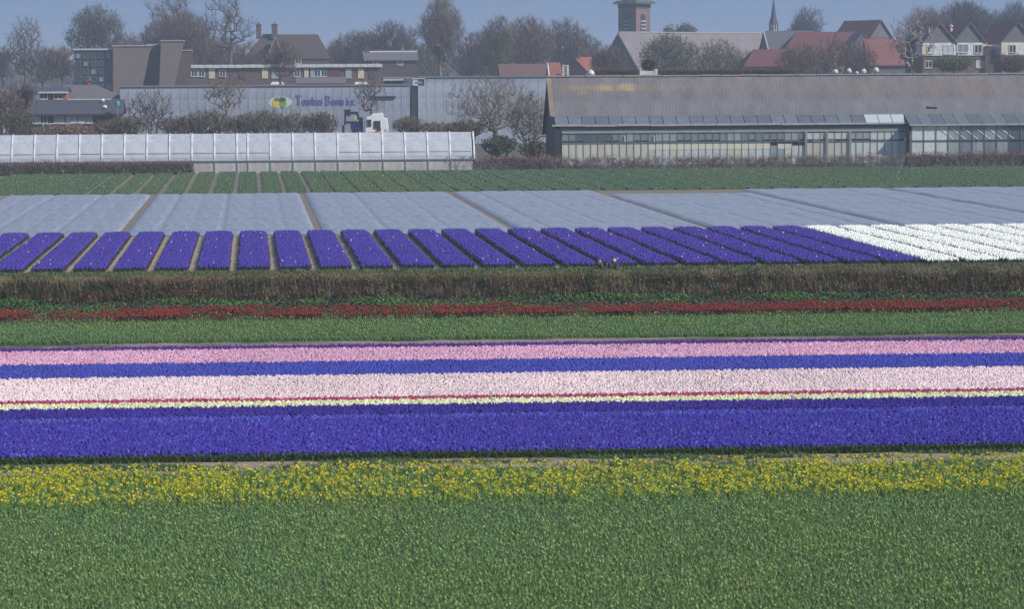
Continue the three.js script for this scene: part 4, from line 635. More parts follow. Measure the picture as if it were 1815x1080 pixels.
// the church
{
  const D = 700, turn = 0.70, W = 14, L = 47, ap = at(1097, 57, D + 4.6), ridge = hgt(1230, 55, D - 10), eave = ridge - 9.2;
  const b = at(1097, 120, D);
  // local frame: x along the nave from its left gable, z towards the front; origin at the middle of the left gable
  const t = thing('church', 'big church with long pale pinkish roof and dark left gable', 'church', [ap.x, 0, -D - 4], turn * 0.999);
  part('wall', new MB().box(L / 2, eave / 2, 0, L - 0.2, eave, W), M.brick, t);
  part('gable', new MB().quad([-0.05, 0, -W / 2], [-0.05, 0, W / 2], [-0.05, eave, W / 2], [-0.05, eave, -W / 2]).tri([-0.05, eave, -W / 2], [-0.05, eave, W / 2], [-0.05, ridge - 0.05, 0]), M.brickDark, t);
  const rf = part('roof', new MB().slab([-0.4, eave - 0.4, W / 2 + 0.35], [L, eave - 0.4, W / 2 + 0.35], [L, ridge, 0], [-0.4, ridge, 0], 0.25).slab([L, eave - 0.4, -W / 2 - 0.35], [-0.4, eave - 0.4, -W / 2 - 0.35], [-0.4, ridge, 0], [L, ridge, 0], 0.25), M.roofPink, t);
  part('ridge_cap', new MB().box(L / 2 - 0.2, ridge + 0.06, 0, L, 0.18, 0.4), weathered([0.5, 0.48, 0.47], 0.8, wearB), rf);
  part('verge_board', new MB().tube([-0.45, eave - 0.4, W / 2 + 0.4], [-0.45, ridge + 0.05, 0], 0.17, 0.17, 4), weathered([0.36, 0.33, 0.36], 0.7, wearB), rf);
  part('roof_hatch', new MB().box(7.5, lerp(eave, ridge, 0.62) + 0.3, lerp(W / 2, 0, 0.62) + 0.2, 1.6, 1.1, 1.0), M.brickDark, rf);
  // tower
  const T = at(1124, 60, D + 24), s = 4.75, top = hgt(1124, 7, D + 24), tw = thing('church_tower', 'brick church tower with louvred openings rising over the pale church roof', 'tower', [T.x, 0, -D - 24], turn + 0.08);
  const tb = weathered([0.24, 0.165, 0.14], 0.9, wearB); part('wall', new MB().box(0, top / 2, 0, s, top, s), tb, tw); for (const [dx, dz] of [[1, 1], [1, -1], [-1, 1], [-1, -1]]) part('corner_strip', new MB().box(dx * (s / 2 - 0.25), top / 2 - 0.6, dz * (s / 2 - 0.25), 0.62, top - 1.2, 0.62), tb, tw);
  part('cornice', new MB().box(0, top - 0.45, 0, s + 0.3, 0.9, s + 0.3), M.brickDark, tw);
  part('roof', new MB().hexa([-s * 0.72, top, s * 0.72], [s * 0.72, top, s * 0.72], [s * 0.72, top, -s * 0.72], [-s * 0.72, top, -s * 0.72], [-s * 0.58, top + 0.7, s * 0.58], [s * 0.58, top + 0.7, s * 0.58], [s * 0.58, top + 0.7, -s * 0.58], [-s * 0.58, top + 0.7, -s * 0.58]).lathe(0, top + 0.7, 0, [[s * 0.6, 0], [s * 0.35, 2.2], [0.1, 9]], 8), M.lead, tw);
  const louvre = (nx, nz) => { for (let k = 0; k < 5; k++) { const y = hgt(1139, 31, D + 22) - k * 0.78, g = new MB(); const lx = nx * (s / 2 + 0.05), lz = nz * (s / 2 + 0.05); g.box(lx, y, lz, nx ? 0.25 : 1.5, 0.3, nz ? 0.25 : 1.5); part('louvre', g, k === 0 ? M.dark : weathered([0.5, 0.5, 0.52], 0.6, wearB), tw); } part('louvre_opening', new MB().box(nx * (s / 2 - 0.02), hgt(1139, 41, D + 22) - 0.2, nz * (s / 2 - 0.02), nx ? 0.1 : 1.6, 4.1, nz ? 0.1 : 1.6), M.dark, tw); };
  louvre(0, 1); louvre(-1, 0);
  // choir with slate roof and small spire
  const D2 = 670, c = house({ name: 'church_choir', label: 'dark slate-roofed choir right of the long pale church roof', category: 'church', x: 1412, D: D2, w: 88 * D2 / FOC, d: 11, eave: hgt(1412, 112, D2), ridge: hgt(1412, 54.5, D2 + 5.5), wall: M.brickDark, roof: M.roofSlate, barge: M.white, turn: 0.15 });
  const S = at(1370, 54, D2 + 6), sp = thing('spire', 'slim dark pointed spire on a small white lantern between the two church roofs', 'spire', [S.x, 0, -D2 - 6], 0.5), q = D2 / FOC;
  const y0 = hgt(1370, 56, D2 + 6), y1 = hgt(1370, 41, D2 + 6), y2 = hgt(1370, -4, D2 + 6);
  part('base', new MB().box(0, y0 - 2.5, 0, 1.2, 5, 1.2), M.roofSlate, sp); part('lantern', new MB().box(0.1, (y0 + y1) / 2, 0, 1.1, y1 - y0, 1.1), M.white, sp); for (const [dx, dz] of [[1, 1], [-1, 1], [1, -1], [-1, -1]]) part('corner_post', new MB().box(0.1 + dx * 0.56, (y0 + y1) / 2, dz * 0.56, 0.2, y1 - y0 + 0.1, 0.2), M.lead, sp);
  part('opening', new MB().box(0.1, (y0 + y1) / 2, 0.57, 0.45, 1.1, 0.04), M.dark, sp);
  part('spire_roof', new MB().lathe(0.1, y1, 0, [[0.95, -0.05], [0.75, 0.5], [0.48, 1.6], [0.32, 3], [0.05, y2 - y1]], 8), M.roofSlate, sp);
}
// red-roofed buildings and the cream houses at the right
{
  let D = 600, k = D / FOC;
  house({ label: 'large building with long dark red roof and pale left roof edge beside the church', x: 1450, D, w: 150 * k, d: 12, eave: hgt(1450, 108, D), ridge: hgt(1450, 56.5, D + 6), wall: M.brick, roof: M.roofRed, hipL: 48 * k, over: 0.3, turn: 0.0, chimneys: [] });
  house({ label: 'grey gabled front of the large red-roofed building', x: 1528, D: 592, w: 88 * 592 / FOC, d: 9, eave: hgt(1528, 108, 592), ridge: hgt(1528, 57, 592), wall: M.slateHung, roof: M.roofGrey, gable: M.slateHung, axis: 'z', over: 0.1 });
  house({ label: 'low dark red hipped roof in front of the pale church roof', x: 1362, D: 560, w: 84 * 560 / FOC, d: 9, eave: hgt(1362, 115, 560), ridge: hgt(1362, 87.5, 564.5), wall: M.brick, roof: M.roofRed, hipL: 2.4, hipR: 1.0 });
  house({ label: 'steep red roof standing up behind the bare tree, left of the cream houses', x: 1560, D: 640, w: 5.2, d: 12, eave: hgt(1560, 66, 640), ridge: hgt(1560, 35, 640), wall: M.brick, gable: M.slateHung, roof: M.roofRust, axis: 'z', turn: 0.42 });
  house({ label: 'brownish red roof half hidden by the bare tree with the dark trunk', x: 1574, D: 585, w: 6.4, d: 9, eave: hgt(1574, 112, 585), ridge: hgt(1574, 69.5, 589), wall: M.slateHung, roof: weathered([0.27, 0.10, 0.085], 0.9, wearB, { bumpMap: tiles, bumpScale: 0.03 }), axis: 'x' });
  D = 545; k = D / FOC;
  const Y = (py) => hgt(1690, py, D), Fm = M.cream;
  function creamHouse(label, x, wpx, gables, wins) {
    const w = wpx * k, t = thing('cream_house', label, 'house', [px(x, 100, D), 0, -D], 0.12), e = Y(76), mid = Y(98.5), X = (P) => (P - x) * k;
    part('wall', new MB().box(0, mid / 2, -4.5, w - 0.5, mid, 9), M.brick, t); part('upper_storey', new MB().box(0, (mid + e) / 2, -4.3, w, e - mid, 9.2), M.white, t);
    part('band', new MB().box(0, mid - 0.35, 0.06, w - 0.4, 0.7, 0.14), M.brickDark, t);
    for (const s of [-1, 1]) part('cream_edge', new MB().box(s * (w / 2 - 0.35), (mid + e) / 2, 0.33, 0.7, e - mid - 0.2, 0.1), Fm, t);
    for (const [gx, gw, yt] of gables) { const q = gw * k / 2, c = X(gx), r = Y(yt), dd = 11; part('gable', new MB().tri([c - q, e, 0.2], [c + q, e, 0.2], [c, r - 0.1, 0.2]), M.slateHung, t);
      const rf = part('roof', new MB().slab([c - q - 0.15, e - 0.1, 0.45], [c, r, 0.45], [c, r, -dd], [c - q - 0.15, e - 0.1, -dd], 0.15).slab([c, r, 0.45], [c + q + 0.15, e - 0.1, 0.45], [c + q + 0.15, e - 0.1, -dd], [c, r, -dd], 0.15), M.roofRust, t);
      part('verge', new MB().tube([c - q - 0.15, e - 0.1, 0.47], [c, r, 0.47], 0.09, 0.09, 4).tube([c + q + 0.15, e - 0.1, 0.47], [c, r, 0.47], 0.09, 0.09, 4), M.slateHung, rf); }
    for (const [P, py, ww, hh, fm, pm, bars] of wins) win(t, X(P), Y(py), py < 100 ? 0.302 : 0.002, ww, hh, fm, pm, bars);
    return t;
  }
  const lightPane = mat([0.42, 0.50, 0.52], 0.25);
  creamHouse('cream and white house with two grey gables and red roof slopes at the right', 1690, 122, [[1662, 62, 41], [1718, 60, 40]], [[1645, 87, 1.25, 1.5, M.white, lightPane, 2], [1679, 88, 1.9, 1.6, M.white, lightPane, 2], [1705, 86, 2.0, 1.5, M.white, mat([0.20, 0.26, 0.30], 0.2), 2], [1734, 87, 1.4, 1.5, M.cream, M.glassDark, 2], [1642, 114, 1.3, 1.3, M.cream, M.glassDark, 2], [1739, 114, 1.5, 1.3, M.cream, lightPane, 2]]);
  creamHouse('second cream house with grey gable cut by the right edge', 1830, 122, [[1800, 62, 40], [1858, 60, 40]], [[1790, 87, 1.3, 1.4, M.cream, M.glassDark, 2], [1822, 87, 1.5, 1.4, M.white, lightPane, 2], [1850, 87, 1.5, 1.4, M.white, lightPane, 2]]);
  { const c = at(1685, 50, D + 5), t = thing('chimney_pot', 'white double chimney pot between the two grey gables of the cream house', 'chimney', [c.x, hgt(1685, 58, D + 5), -D - 5]); part('stack', new MB().box(0, -0.6, 0, 0.5, 1.6, 0.5), M.brickDark, t); part('pot', new MB().lathe(0, 0.2, 0, [[0.22, 0], [0.25, 0.5], [0.12, 0.6], [0.12, 0.75], [0.32, 0.8], [0.3, 1.05], [0, 1.15]], 9), M.white, t); }
  { const c = at(1760, 90, D - 3), t = thing('downpipe_link', 'narrow link with small white lamp between the two cream houses', 'wall', [c.x, 0, -D + 0.5]); part('wall', new MB().box(0, Y(82) / 2, -2, 16 * k, Y(82), 3), M.brickDark, t); part('white_lamp', new MB().box(0, Y(82) + 0.06, -0.5, 0.75, 0.14, 0.4), M.white, t); }
}
// clipped rows behind the barn ridge
{
  const D = 400, c = { core: [0.045, 0.03, 0.026], twig: [[0.13, 0.085, 0.07], [0.17, 0.115, 0.085], [0.085, 0.055, 0.05]], leaf: [0.20, 0.12, 0.07], share: 0.3 };
  for (const [a, b, yt, label] of [[1056, 1131, 120.5, 'short clipped row of brown trees over the left part of the barn ridge'], [1166, 1406, 120.5, 'long clipped row of brown trees over the middle of the barn ridge']]) {
    const t = thing('clipped_tree_row', label, 'tree row', [0, 0, -D]), x0 = px(a, 125, D), x1 = px(b, 125, D), h = hgt((a + b) / 2, yt, D), A = [], B = [];
    const core = new MB(); for (let x = x0; x < x1; x += 0.33) core.tube([x, 0, rr(-0.1, 0.1)], [x + rr(-0.03, 0.03), h - rr(0.25, 0.5), rr(-0.1, 0.1)], 0.07, 0.045, 5); part('trunks', core, M.brickDark, t);
    part('woody_core', new MB().box((x0 + x1) / 2, h * 0.5, -0.25, x1 - x0 - 0.2, h - 0.6, 0.2), weathered([0.06, 0.045, 0.045], 0.95, streak), t);
    for (let x = x0; x < x1; x += 0.012) { A.push([x, h - rr(0.35, 1.7), rr(-0.35, 0.35), rr(0, 6.28), rr(0.9, 1.4), rr(0.7, 1), vary(c.twig[Math.floor(rr(0, 3))], 0.35)]); if (rnd() < 0.4) B.push([x, h - rr(0.3, 0.6), rr(-0.3, 0.35), rr(0, 6.28), 1.1, rr(0.7, 1), vary(c.leaf, 0.35)]); }
    scatter('twigs', twigs, M.petalV, A, t); scatter('dry_leaves', crispLeaves, M.leafV, B, t);
  }
}

// ------------------------------------------------------------------ trees and bushes
const bark = { brown: [0.135, 0.088, 0.062], grey: [0.105, 0.088, 0.08], dark: [0.055, 0.043, 0.04], pale: [0.32, 0.275, 0.235], purple: [0.11, 0.074, 0.068], olive: [0.135, 0.125, 0.065], tan: [0.18, 0.14, 0.10] };
function tree(s) {
  const { x, D, yt, w: wp, cb, col, N0 = 1 } = s, N = Math.round((s.N ?? 650) * (D > 450 ? 1.5 : 1.2)), k = D / FOC, H = hgt(x, yt, D), W = wp * k * 1.12, Yb = Math.max(0.25, hgt(x, s.category || s.upright || cb > 130 ? cb : Math.min(cb + 26, 150), D)), p0 = at(x, 150, D), t = thing(s.name ?? 'bare_tree', s.label, s.category ?? 'tree', [p0.x, 0, -D], 0, s.group);
  const nodes = [], V = (a, b, c) => new THREE.Vector3(a, b, c), add = (p, parent, trunk) => { nodes.push({ p, parent, trunk, r: 0, kids: 0 }); return nodes.length - 1; };
  const stems = s.stems ?? 1, lead = s.upright ? 0.92 : 0.5, crownH = H - Yb;
  for (let i = 0; i < stems; i++) {
    let prev = add(V(stems > 1 ? rr(-0.16, 0.16) * W : 0, 0, rr(-0.1, 0.1) * (stems > 1 ? W : 0)), -1, true), steps = 7; const lx = (stems > 1 ? rr(-0.3, 0.3) * W : rr(-0.04, 0.04) * W) + (s.tilt ?? 0) * W, top = Yb + crownH * lead * (stems > 1 ? rr(0.6, 1) : 1);
    for (let j = 1; j <= steps; j++) { const f = j / steps, b = nodes[prev].p; prev = add(V(lerp(nodes[0].p.x * 0 + b.x, lx, 0.25) + rr(-0.02, 0.02) * W, top * f, b.z + rr(-0.02, 0.02) * W), prev, true); }
  }
  const targets = []; let guard = 0;
  while (targets.length < N && guard++ < N * 30) {
    const a = rr(0, 6.283), u = rr(-1, 1), rad = Math.pow(rnd(), 0.42), q = Math.sqrt(1 - u * u); let X = Math.cos(a) * q * rad, Z = Math.sin(a) * q * rad, Y = u * rad;
    if (s.upright) { const f = (Y + 1) / 2, taper = 0.45 + 0.9 * f - 0.75 * f * f; X *= taper * 1.5; Z *= taper * 1.5; }
    else if (s.dome) { Y = Math.pow((Y + 1) / 2, 0.85) * 2 - 1; }
    const lump = vnoise(X * 2.2 + x, Y * 2.6 + 3, s.seed ?? 11) + 0.25 * vnoise(X * 6, Y * 6, 12); if (lump < (s.gaps ?? 0.38)) continue;
    if (rad > 0.86 && vnoise(a * 2.2, u * 3, (s.seed ?? 11) + 5) < 0.35) continue;
    targets.push(V(X * W / 2 + (s.tilt ?? 0) * W * 0.4, Yb + crownH * (0.5 + Y / 2), Z * W * 0.42));
  }
  const cbp = V(0, Yb, 0); targets.sort((a, b) => a.distanceToSquared(cbp) - b.distanceToSquared(cbp));
  for (const q of targets) {
    let best = 0, bd = 1e9; for (let i = 0; i < nodes.length; i++) { const n = nodes[i].p, dx = n.x - q.x, dy = n.y - q.y, dz = n.z - q.z, d = dx * dx + dy * dy + dz * dz + (dy > -0.15 * H * 0.1 ? 1.2 * dy * dy + 0.3 : 0) + (nodes[i].kids > 4 ? 0.6 : 0) + (n.y < Yb * 0.8 ? 40 : 0); if (d < bd) { bd = d; best = i; } }
    const from = nodes[best].p.clone(), L = from.distanceTo(q), st = Math.max(1, Math.min(5, Math.round(L / (0.05 * H + 0.3)))); let prev = best; nodes[best].kids++;
    for (let j = 1; j <= st; j++) { const f = j / st, p = from.clone().lerp(q, f); if (j < st) p.add(V(rr(-1, 1), rr(-0.4, 1) + 0.8 * Math.sin(f * 3.14) * (s.arch ?? 0.4), rr(-1, 1)).multiplyScalar(L * 0.09)); prev = add(p, prev, false); }
  }
  const r0 = (s.r0 ?? 0.016) * Math.max(1, D / 450), e = 2.25;
  for (let i = nodes.length - 1; i >= 0; i--) { const n = nodes[i]; n.r = n.acc ? Math.pow(n.acc, 1 / e) : r0; if (n.parent >= 0) { const q = nodes[n.parent]; q.acc = (q.acc ?? 0) + Math.pow(n.r, e); } }
  const rT = nodes[0].r, kT = (s.trunk ?? 0.015 * H) / (rT || 1);
  for (const n of nodes) { const f = Math.min(1, n.r / rT); n.r *= lerp(1, kT, Math.sqrt(f)); }
  const base = bark[col], tr = new MB(), cr = new MB(), jit = () => vary(base, 0.25, 0.05), thick = s.thick ?? 0.075;
  const topCol = s.limb ? bark[s.limb] : base;
  nodes.forEach((n, i) => {
    if (n.parent < 0) return; const q = nodes[n.parent], big = n.r > thick || n.trunk, m = big ? tr : cr;
    m.tube(q.p.toArray(), n.p.toArray(), big && q.trunk && !n.trunk ? n.r * 1.1 : Math.min(q.r, n.r * 1.5), n.r, big ? 7 : n.r > 0.04 ? 4 : 3, big ? vary(topCol, 0.15, 0.04) : jit());
    if (n.trunk) return;
    const dir = n.p.clone().sub(q.p).normalize(), cnt = n.acc ? (s.twigs ?? 5) * 0.5 : (s.twigs ?? 5);
    for (let j = 0; j < cnt; j++) {
      const d = dir.clone().multiplyScalar(0.8).add(V(gauss(), gauss() * 0.7 + 0.35, gauss()).multiplyScalar(0.75)).normalize(), l = rr(0.035, 0.095) * H * (s.twigLen ?? 1), o = n.p.clone().lerp(q.p, rnd()), a = V(rr(-1, 1), rr(-0.3, 0.3), rr(-1, 1)).normalize().multiplyScalar((s.twigW ?? 0.021) * Math.max(1, D / 450)), b = o.clone().addScaledVector(d, l);
      cr.tri(o.clone().sub(a).toArray(), o.clone().add(a).toArray(), b.toArray(), jit());
      const o2 = o.clone().addScaledVector(d, l * 0.4), b2 = o2.clone().add(d.clone().add(V(gauss(), gauss() * 0.6, gauss()).multiplyScalar(0.7)).multiplyScalar(l * 0.5)); cr.tri(o2.clone().sub(a).toArray(), o2.clone().add(a).toArray(), b2.toArray(), jit());
    }
  });
  part('trunk', tr, M.tinted, t); part('crown', cr, M.petalV, t);
  if (s.leaf) { const lf = new MB(), ends = nodes.filter((n) => !n.trunk); const ls = (s.leafSize ?? 0.14) * Math.max(1, D / 450); for (let j = 0; j < s.leaves; j++) { const n = ends[Math.floor(rnd() * ends.length)].p, o = V(n.x + gauss() * 0.045 * H, n.y + gauss() * 0.04 * H, n.z + gauss() * 0.045 * H), a = V(gauss(), gauss(), gauss()).normalize().multiplyScalar(ls), b = V(gauss(), gauss(), gauss()).normalize().multiplyScalar(ls * 0.7); if (o.y < 0.1) continue; lf.quad(o.clone().sub(a).toArray(), o.clone().sub(b).toArray(), o.clone().add(a).toArray(), o.clone().add(b).toArray(), vary(s.leaf, 0.35, 0.08)); } part('leaves', lf, M.leafV, t); }
  if (s.ivy) { const iv = new MB(); for (let j = 0; j < s.ivy; j++) { const y = rr(5, Yb + crownH * 0.5), a = rr(0, 6.28), r = rr(0.2, 0.95) * (1 - 0.4 * vnoise(y * 0.9, 3, 6)), o = V(Math.cos(a) * r, y, Math.sin(a) * r), u = V(gauss(), gauss(), gauss()).normalize().multiplyScalar(0.16), v = V(gauss(), gauss(), gauss()).normalize().multiplyScalar(0.14); iv.quad(o.clone().sub(u).toArray(), o.clone().sub(v).toArray(), o.clone().add(u).toArray(), o.clone().add(v).toArray(), vary([0.03, 0.035, 0.028], 0.4)); } part('ivy', iv, M.leafV, t); }
  return t;
}
const T = (label, x, yt, cb, w, D, col, o = {}) => tree({ label, x, yt, cb, w, D, col, ...o });
T('bare round-headed tree at the far left, alone against the sky', 45, 29, 108, 66, 610, 'grey', { N: 330, gaps: 0.34, twigs: 4, r0: 0.024, thick: 0.06 });
T('low bare scrub tree left of the round-headed tree at the left edge', 6, 84, 140, 60, 640, 'purple', { N: 450 });
T('budding grey-green tree above the dark window block', 172, 8, 92, 92, 640, 'grey', { N: 850, leaf: [0.085, 0.12, 0.075], leaves: 3200, gaps: 0.28 });
T('brownish bush tree left of the dark window block', 112, 84, 140, 70, 625, 'brown', { N: 600, gaps: 0.2, dome: true });
T('brown shrub tree between the budding tree and the brown clump', 215, 62, 110, 70, 650, 'brown', { N: 500, gaps: 0.25 });
T('dense brown broad tree with many fine twigs behind the leaning brick buildings', 318, 24, 110, 118, 640, 'brown', { N: 1500, gaps: 0.12, twigs: 8, dome: true });
T('taller dark bare tree rising behind the dense brown tree', 322, -22, 70, 120, 660, 'purple', { N: 420, gaps: 0.44, twigs: 4, r0: 0.024 });
T('tall open bare tree with forked limbs left of the chimneyed house', 408, -30, 62, 100, 600, 'grey', { N: 230, gaps: 0.42, trunk: 0.36, thick: 0.05, twigs: 3, r0: 0.026 });
T('brown low tree under the tall open tree', 395, 62, 120, 90, 620, 'brown', { N: 700, gaps: 0.2 });
T('brown bushy tree in front of the left end of the thatched house', 440, 74, 118, 60, 610, 'brown', { N: 450, gaps: 0.25 });
T('bare thin tree in front of the white-edged flats', 500, 70, 112, 60, 540, 'brown', { N: 380, gaps: 0.3, trunk: 0.22 });
T('broad brown tree right of the chimneyed house', 636, 56, 112, 100, 680, 'purple', { N: 1000, gaps: 0.2, dome: true, twigs: 7 });
T('taller dark bare tree in the brown clump right of the chimneyed house', 690, 36, 96, 74, 665, 'dark', { N: 600, gaps: 0.28 });
T('grey-brown thin tree left of the tall poplar', 730, 46, 112, 60, 670, 'grey', { N: 420, gaps: 0.3 });
T('tall narrow pale poplar-like tree standing against the sky', 783, -2, 112, 66, 620, 'tan', { N: 900, upright: true, gaps: 0.15, twigs: 7, arch: 0.9 });
T('reddish brown bush tree right of the poplar', 832, 56, 116, 72, 650, 'purple', { N: 650, gaps: 0.2 });
T('olive budding willow right of the poplar', 880, 28, 118, 64, 610, 'olive', { N: 750, gaps: 0.16, leaf: [0.16, 0.15, 0.07], leaves: 1800, leafSize: 0.1, twigs: 7 });
T('broad brown bare tree left of the church, first of two', 935, 30, 112, 90, 640, 'brown', { N: 1100, gaps: 0.15, twigs: 7 });
T('broad brown bare tree left of the church, nearer to it', 1000, 34, 114, 84, 655, 'purple', { N: 900, gaps: 0.2, twigs: 7 });
T('brown rounded bush in front of the dark church gable', 1080, 84, 126, 58, 560, 'brown', { N: 800, gaps: 0.1, dome: true, twigs: 7 });
T('brown scrub left of the church beside the small orange roof', 1040, 88, 126, 60, 660, 'purple', { N: 450, gaps: 0.2 });
T('dark green rounded bush tree in front of the pale church roof', 1186, 62, 128, 96, 580, 'olive', { N: 900, gaps: 0.12, dome: true, leaf: [0.065, 0.09, 0.045], leaves: 1900, leafSize: 0.16 });
T('pale olive bare bush in front of the pale church roof, right of the green one', 1268, 70, 128, 90, 570, 'olive', { N: 800, gaps: 0.2, twigs: 6 });
T('brownish low bush at the right foot of the pale church roof', 1320, 92, 130, 70, 565, 'tan', { N: 450, gaps: 0.2 });
T('small dark conifer tip showing over the church ridge, left one', 1186, 47, 58, 16, 860, 'dark', { N: 160, name: 'conifer', leaf: [0.022, 0.04, 0.03], leaves: 700, leafSize: 0.2 });
T('wide dark pine top showing over the church ridge, right one', 1215, 44, 58, 34, 860, 'dark', { N: 260, name: 'conifer', leaf: [0.022, 0.04, 0.03], leaves: 1500, leafSize: 0.2 });
T('small spreading bare tree behind the roofs right of the spire', 1432, 13, 54, 50, 800, 'dark', { N: 300, gaps: 0.36, trunk: 0.3 });
T('dense small shrub tree left of the spreading bare tree behind the roofs', 1414, 34, 58, 34, 810, 'dark', { N: 260, gaps: 0.2 });
T('white-stemmed bare birch in front of the dark red roof', 1474, 58, 112, 56, 500, 'brown', { N: 260, gaps: 0.35, trunk: 0.13, limb: 'pale', thick: 0.03, twigs: 3 });
T('brown bush in front of the large red-roofed building', 1420, 78, 128, 84, 540, 'brown', { N: 700, gaps: 0.18, dome: true });
T('grey-brown bush before the right gable of the red-roofed building', 1508, 74, 128, 90, 545, 'brown', { N: 700, gaps: 0.2, dome: true });
T('large bare tree with pale limbs and dark ivy-clad trunk left of the cream house', 1614, 24, 92, 84, 480, 'grey', { N: 170, gaps: 0.34, trunk: 0.55, limb: 'pale', thick: 0.04, twigs: 3, ivy: 2600, r0: 0.022 });
T('brown fine-twigged bare tree behind the ivy-clad tree', 1640, 10, 70, 90, 650, 'brown', { N: 650, gaps: 0.25 });
T('dark dense tree crown behind the grey gables of the cream house', 1706, 4, 80, 104, 690, 'dark', { N: 1300, gaps: 0.08, dome: true, twigs: 8 });
T('dark tree crown behind the second cream house, beside the right edge', 1798, 6, 80, 80, 700, 'dark', { N: 900, gaps: 0.15, twigs: 7 });
T('small dark tree in the gap between the two dark crowns at the right', 1760, 22, 80, 56, 705, 'purple', { N: 500, gaps: 0.2 });
T('green rounded shrub in front of the cream house', 1686, 101, 128, 66, 500, 'olive', { N: 500, gaps: 0.08, dome: true, stems: 3, name: 'shrub', category: 'shrub', leaf: [0.075, 0.125, 0.04], leaves: 2600, leafSize: 0.13 });
T('olive brown shrub in front of the second cream house', 1792, 98, 128, 60, 500, 'brown', { N: 450, gaps: 0.1, dome: true, stems: 3, name: 'shrub', category: 'shrub', leaf: [0.12, 0.11, 0.05], leaves: 900, leafSize: 0.1 });
T('orange-brown round shrub behind the white low wall', 1150, 111, 124, 20, 356, 'brown', { N: 260, gaps: 0.02, name: 'shrub', category: 'shrub', leaf: [0.22, 0.12, 0.06], leaves: 900, leafSize: 0.07, trunk: 0.08 });
T('wide many-limbed bare tree between the white glasshouse and the glass barn', 874, 131, 236, 158, 330, 'tan', { N: 850, gaps: 0.22, trunk: 0.24, thick: 0.04, stems: 1, twigs: 7, limb: 'tan', r0: 0.011, twigW: 0.011 });
T('brown bare bush beside the left gable of the glass barn', 940, 168, 256, 84, 338, 'tan', { N: 650, gaps: 0.18, stems: 3, twigs: 6, name: 'shrub', category: 'shrub' });
T('green low bush at the foot of the many-limbed tree', 885, 238, 278, 60, 322, 'olive', { N: 380, gaps: 0.05, stems: 4, dome: true, name: 'shrub', category: 'shrub', leaf: [0.06, 0.075, 0.03], leaves: 1500, leafSize: 0.11 });
T('low olive bush at the corner of the glass barn', 945, 248, 282, 50, 320, 'olive', { N: 300, gaps: 0.05, stems: 4, dome: true, name: 'shrub', category: 'shrub', leaf: [0.075, 0.07, 0.035], leaves: 1000, leafSize: 0.11 });
T('bare tree with pale stem in front of the grey warehouse', 400, 134, 196, 74, 365, 'tan', { N: 260, gaps: 0.34, trunk: 0.2, limb: 'pale', thick: 0.035, twigs: 4 });
T('thin bare sapling before the grey warehouse right of the lettering', 656, 140, 200, 56, 402, 'purple', { N: 220, gaps: 0.3, trunk: 0.12, twigs: 4 });
T('bare thin shrub in front of the left part of the grey warehouse', 268, 160, 226, 84, 360, 'purple', { N: 320, gaps: 0.25, stems: 4, twigs: 4, name: 'shrub', category: 'shrub' });
const bushes = [['leftmost olive bush in the row before the grey warehouse', 226, 206, 50, 'olive'], ['brown bush right of the thin bare shrub before the warehouse', 318, 206, 56, 'brown'], ['dark olive bush under the pale-stemmed tree', 366, 194, 60, 'olive'], ['brown bush right of the pale-stemmed tree', 424, 204, 54, 'tan'], ['olive bush left of the sign posts', 464, 195, 60, 'olive'], ['brown bush right of the sign posts', 514, 200, 56, 'tan'], ['tall olive brown bush below the lettering', 566, 198, 44, 'brown'], ['thin bush between lorry and dark corner of the warehouse', 724, 206, 36, 'tan'], ['low brown bush right of the warehouse corner', 775, 216, 70, 'tan'], ['low bush behind the right end of the white glasshouse', 824, 214, 46, 'brown']];
for (const [label, x, yt, w, col] of bushes) T(label, x, yt, 244, w * 1.45, 345, col, { N: 620, gaps: 0.06, stems: 5, dome: true, twigs: 5, name: 'bush', category: 'bush', leaf: col === 'olive' ? [0.085, 0.09, 0.04] : [0.11, 0.09, 0.05], leaves: 500, leafSize: 0.09, trunk: 0.05, group: undefined });
T('brown bare bushes at the left edge behind the white glasshouse', 18, 148, 230, 90, 380, 'brown', { N: 700, gaps: 0.15, stems: 5, name: 'bush', category: 'bush', twigs: 6 });
T('slim dark-stemmed tree in front of the left end of the long dark roof', 50, 152, 180, 36, 366, 'dark', { N: 160, gaps: 0.25, trunk: 0.12, twigs: 4 });
T('olive bush below the left end of the long dark roof', 30, 192, 240, 60, 360, 'olive', { N: 420, gaps: 0.06, stems: 5, dome: true, name: 'bush', category: 'bush', leaf: [0.09, 0.085, 0.04], leaves: 700, leafSize: 0.1, trunk: 0.05 });
T('russet hedge bush under the white windows of the dark-roofed house', 112, 220, 248, 100, 352, 'tan', { N: 500, gaps: 0.02, stems: 7, dome: true, name: 'bush', category: 'bush', leaf: [0.24, 0.15, 0.075], leaves: 2200, leafSize: 0.1, trunk: 0.05 });
T('golden brown bush at the right end of the dark-roofed house', 194, 210, 246, 50, 356, 'tan', { N: 350, gaps: 0.02, stems: 5, dome: true, name: 'bush', category: 'bush', leaf: [0.25, 0.16, 0.07], leaves: 1300, leafSize: 0.1, trunk: 0.05 });
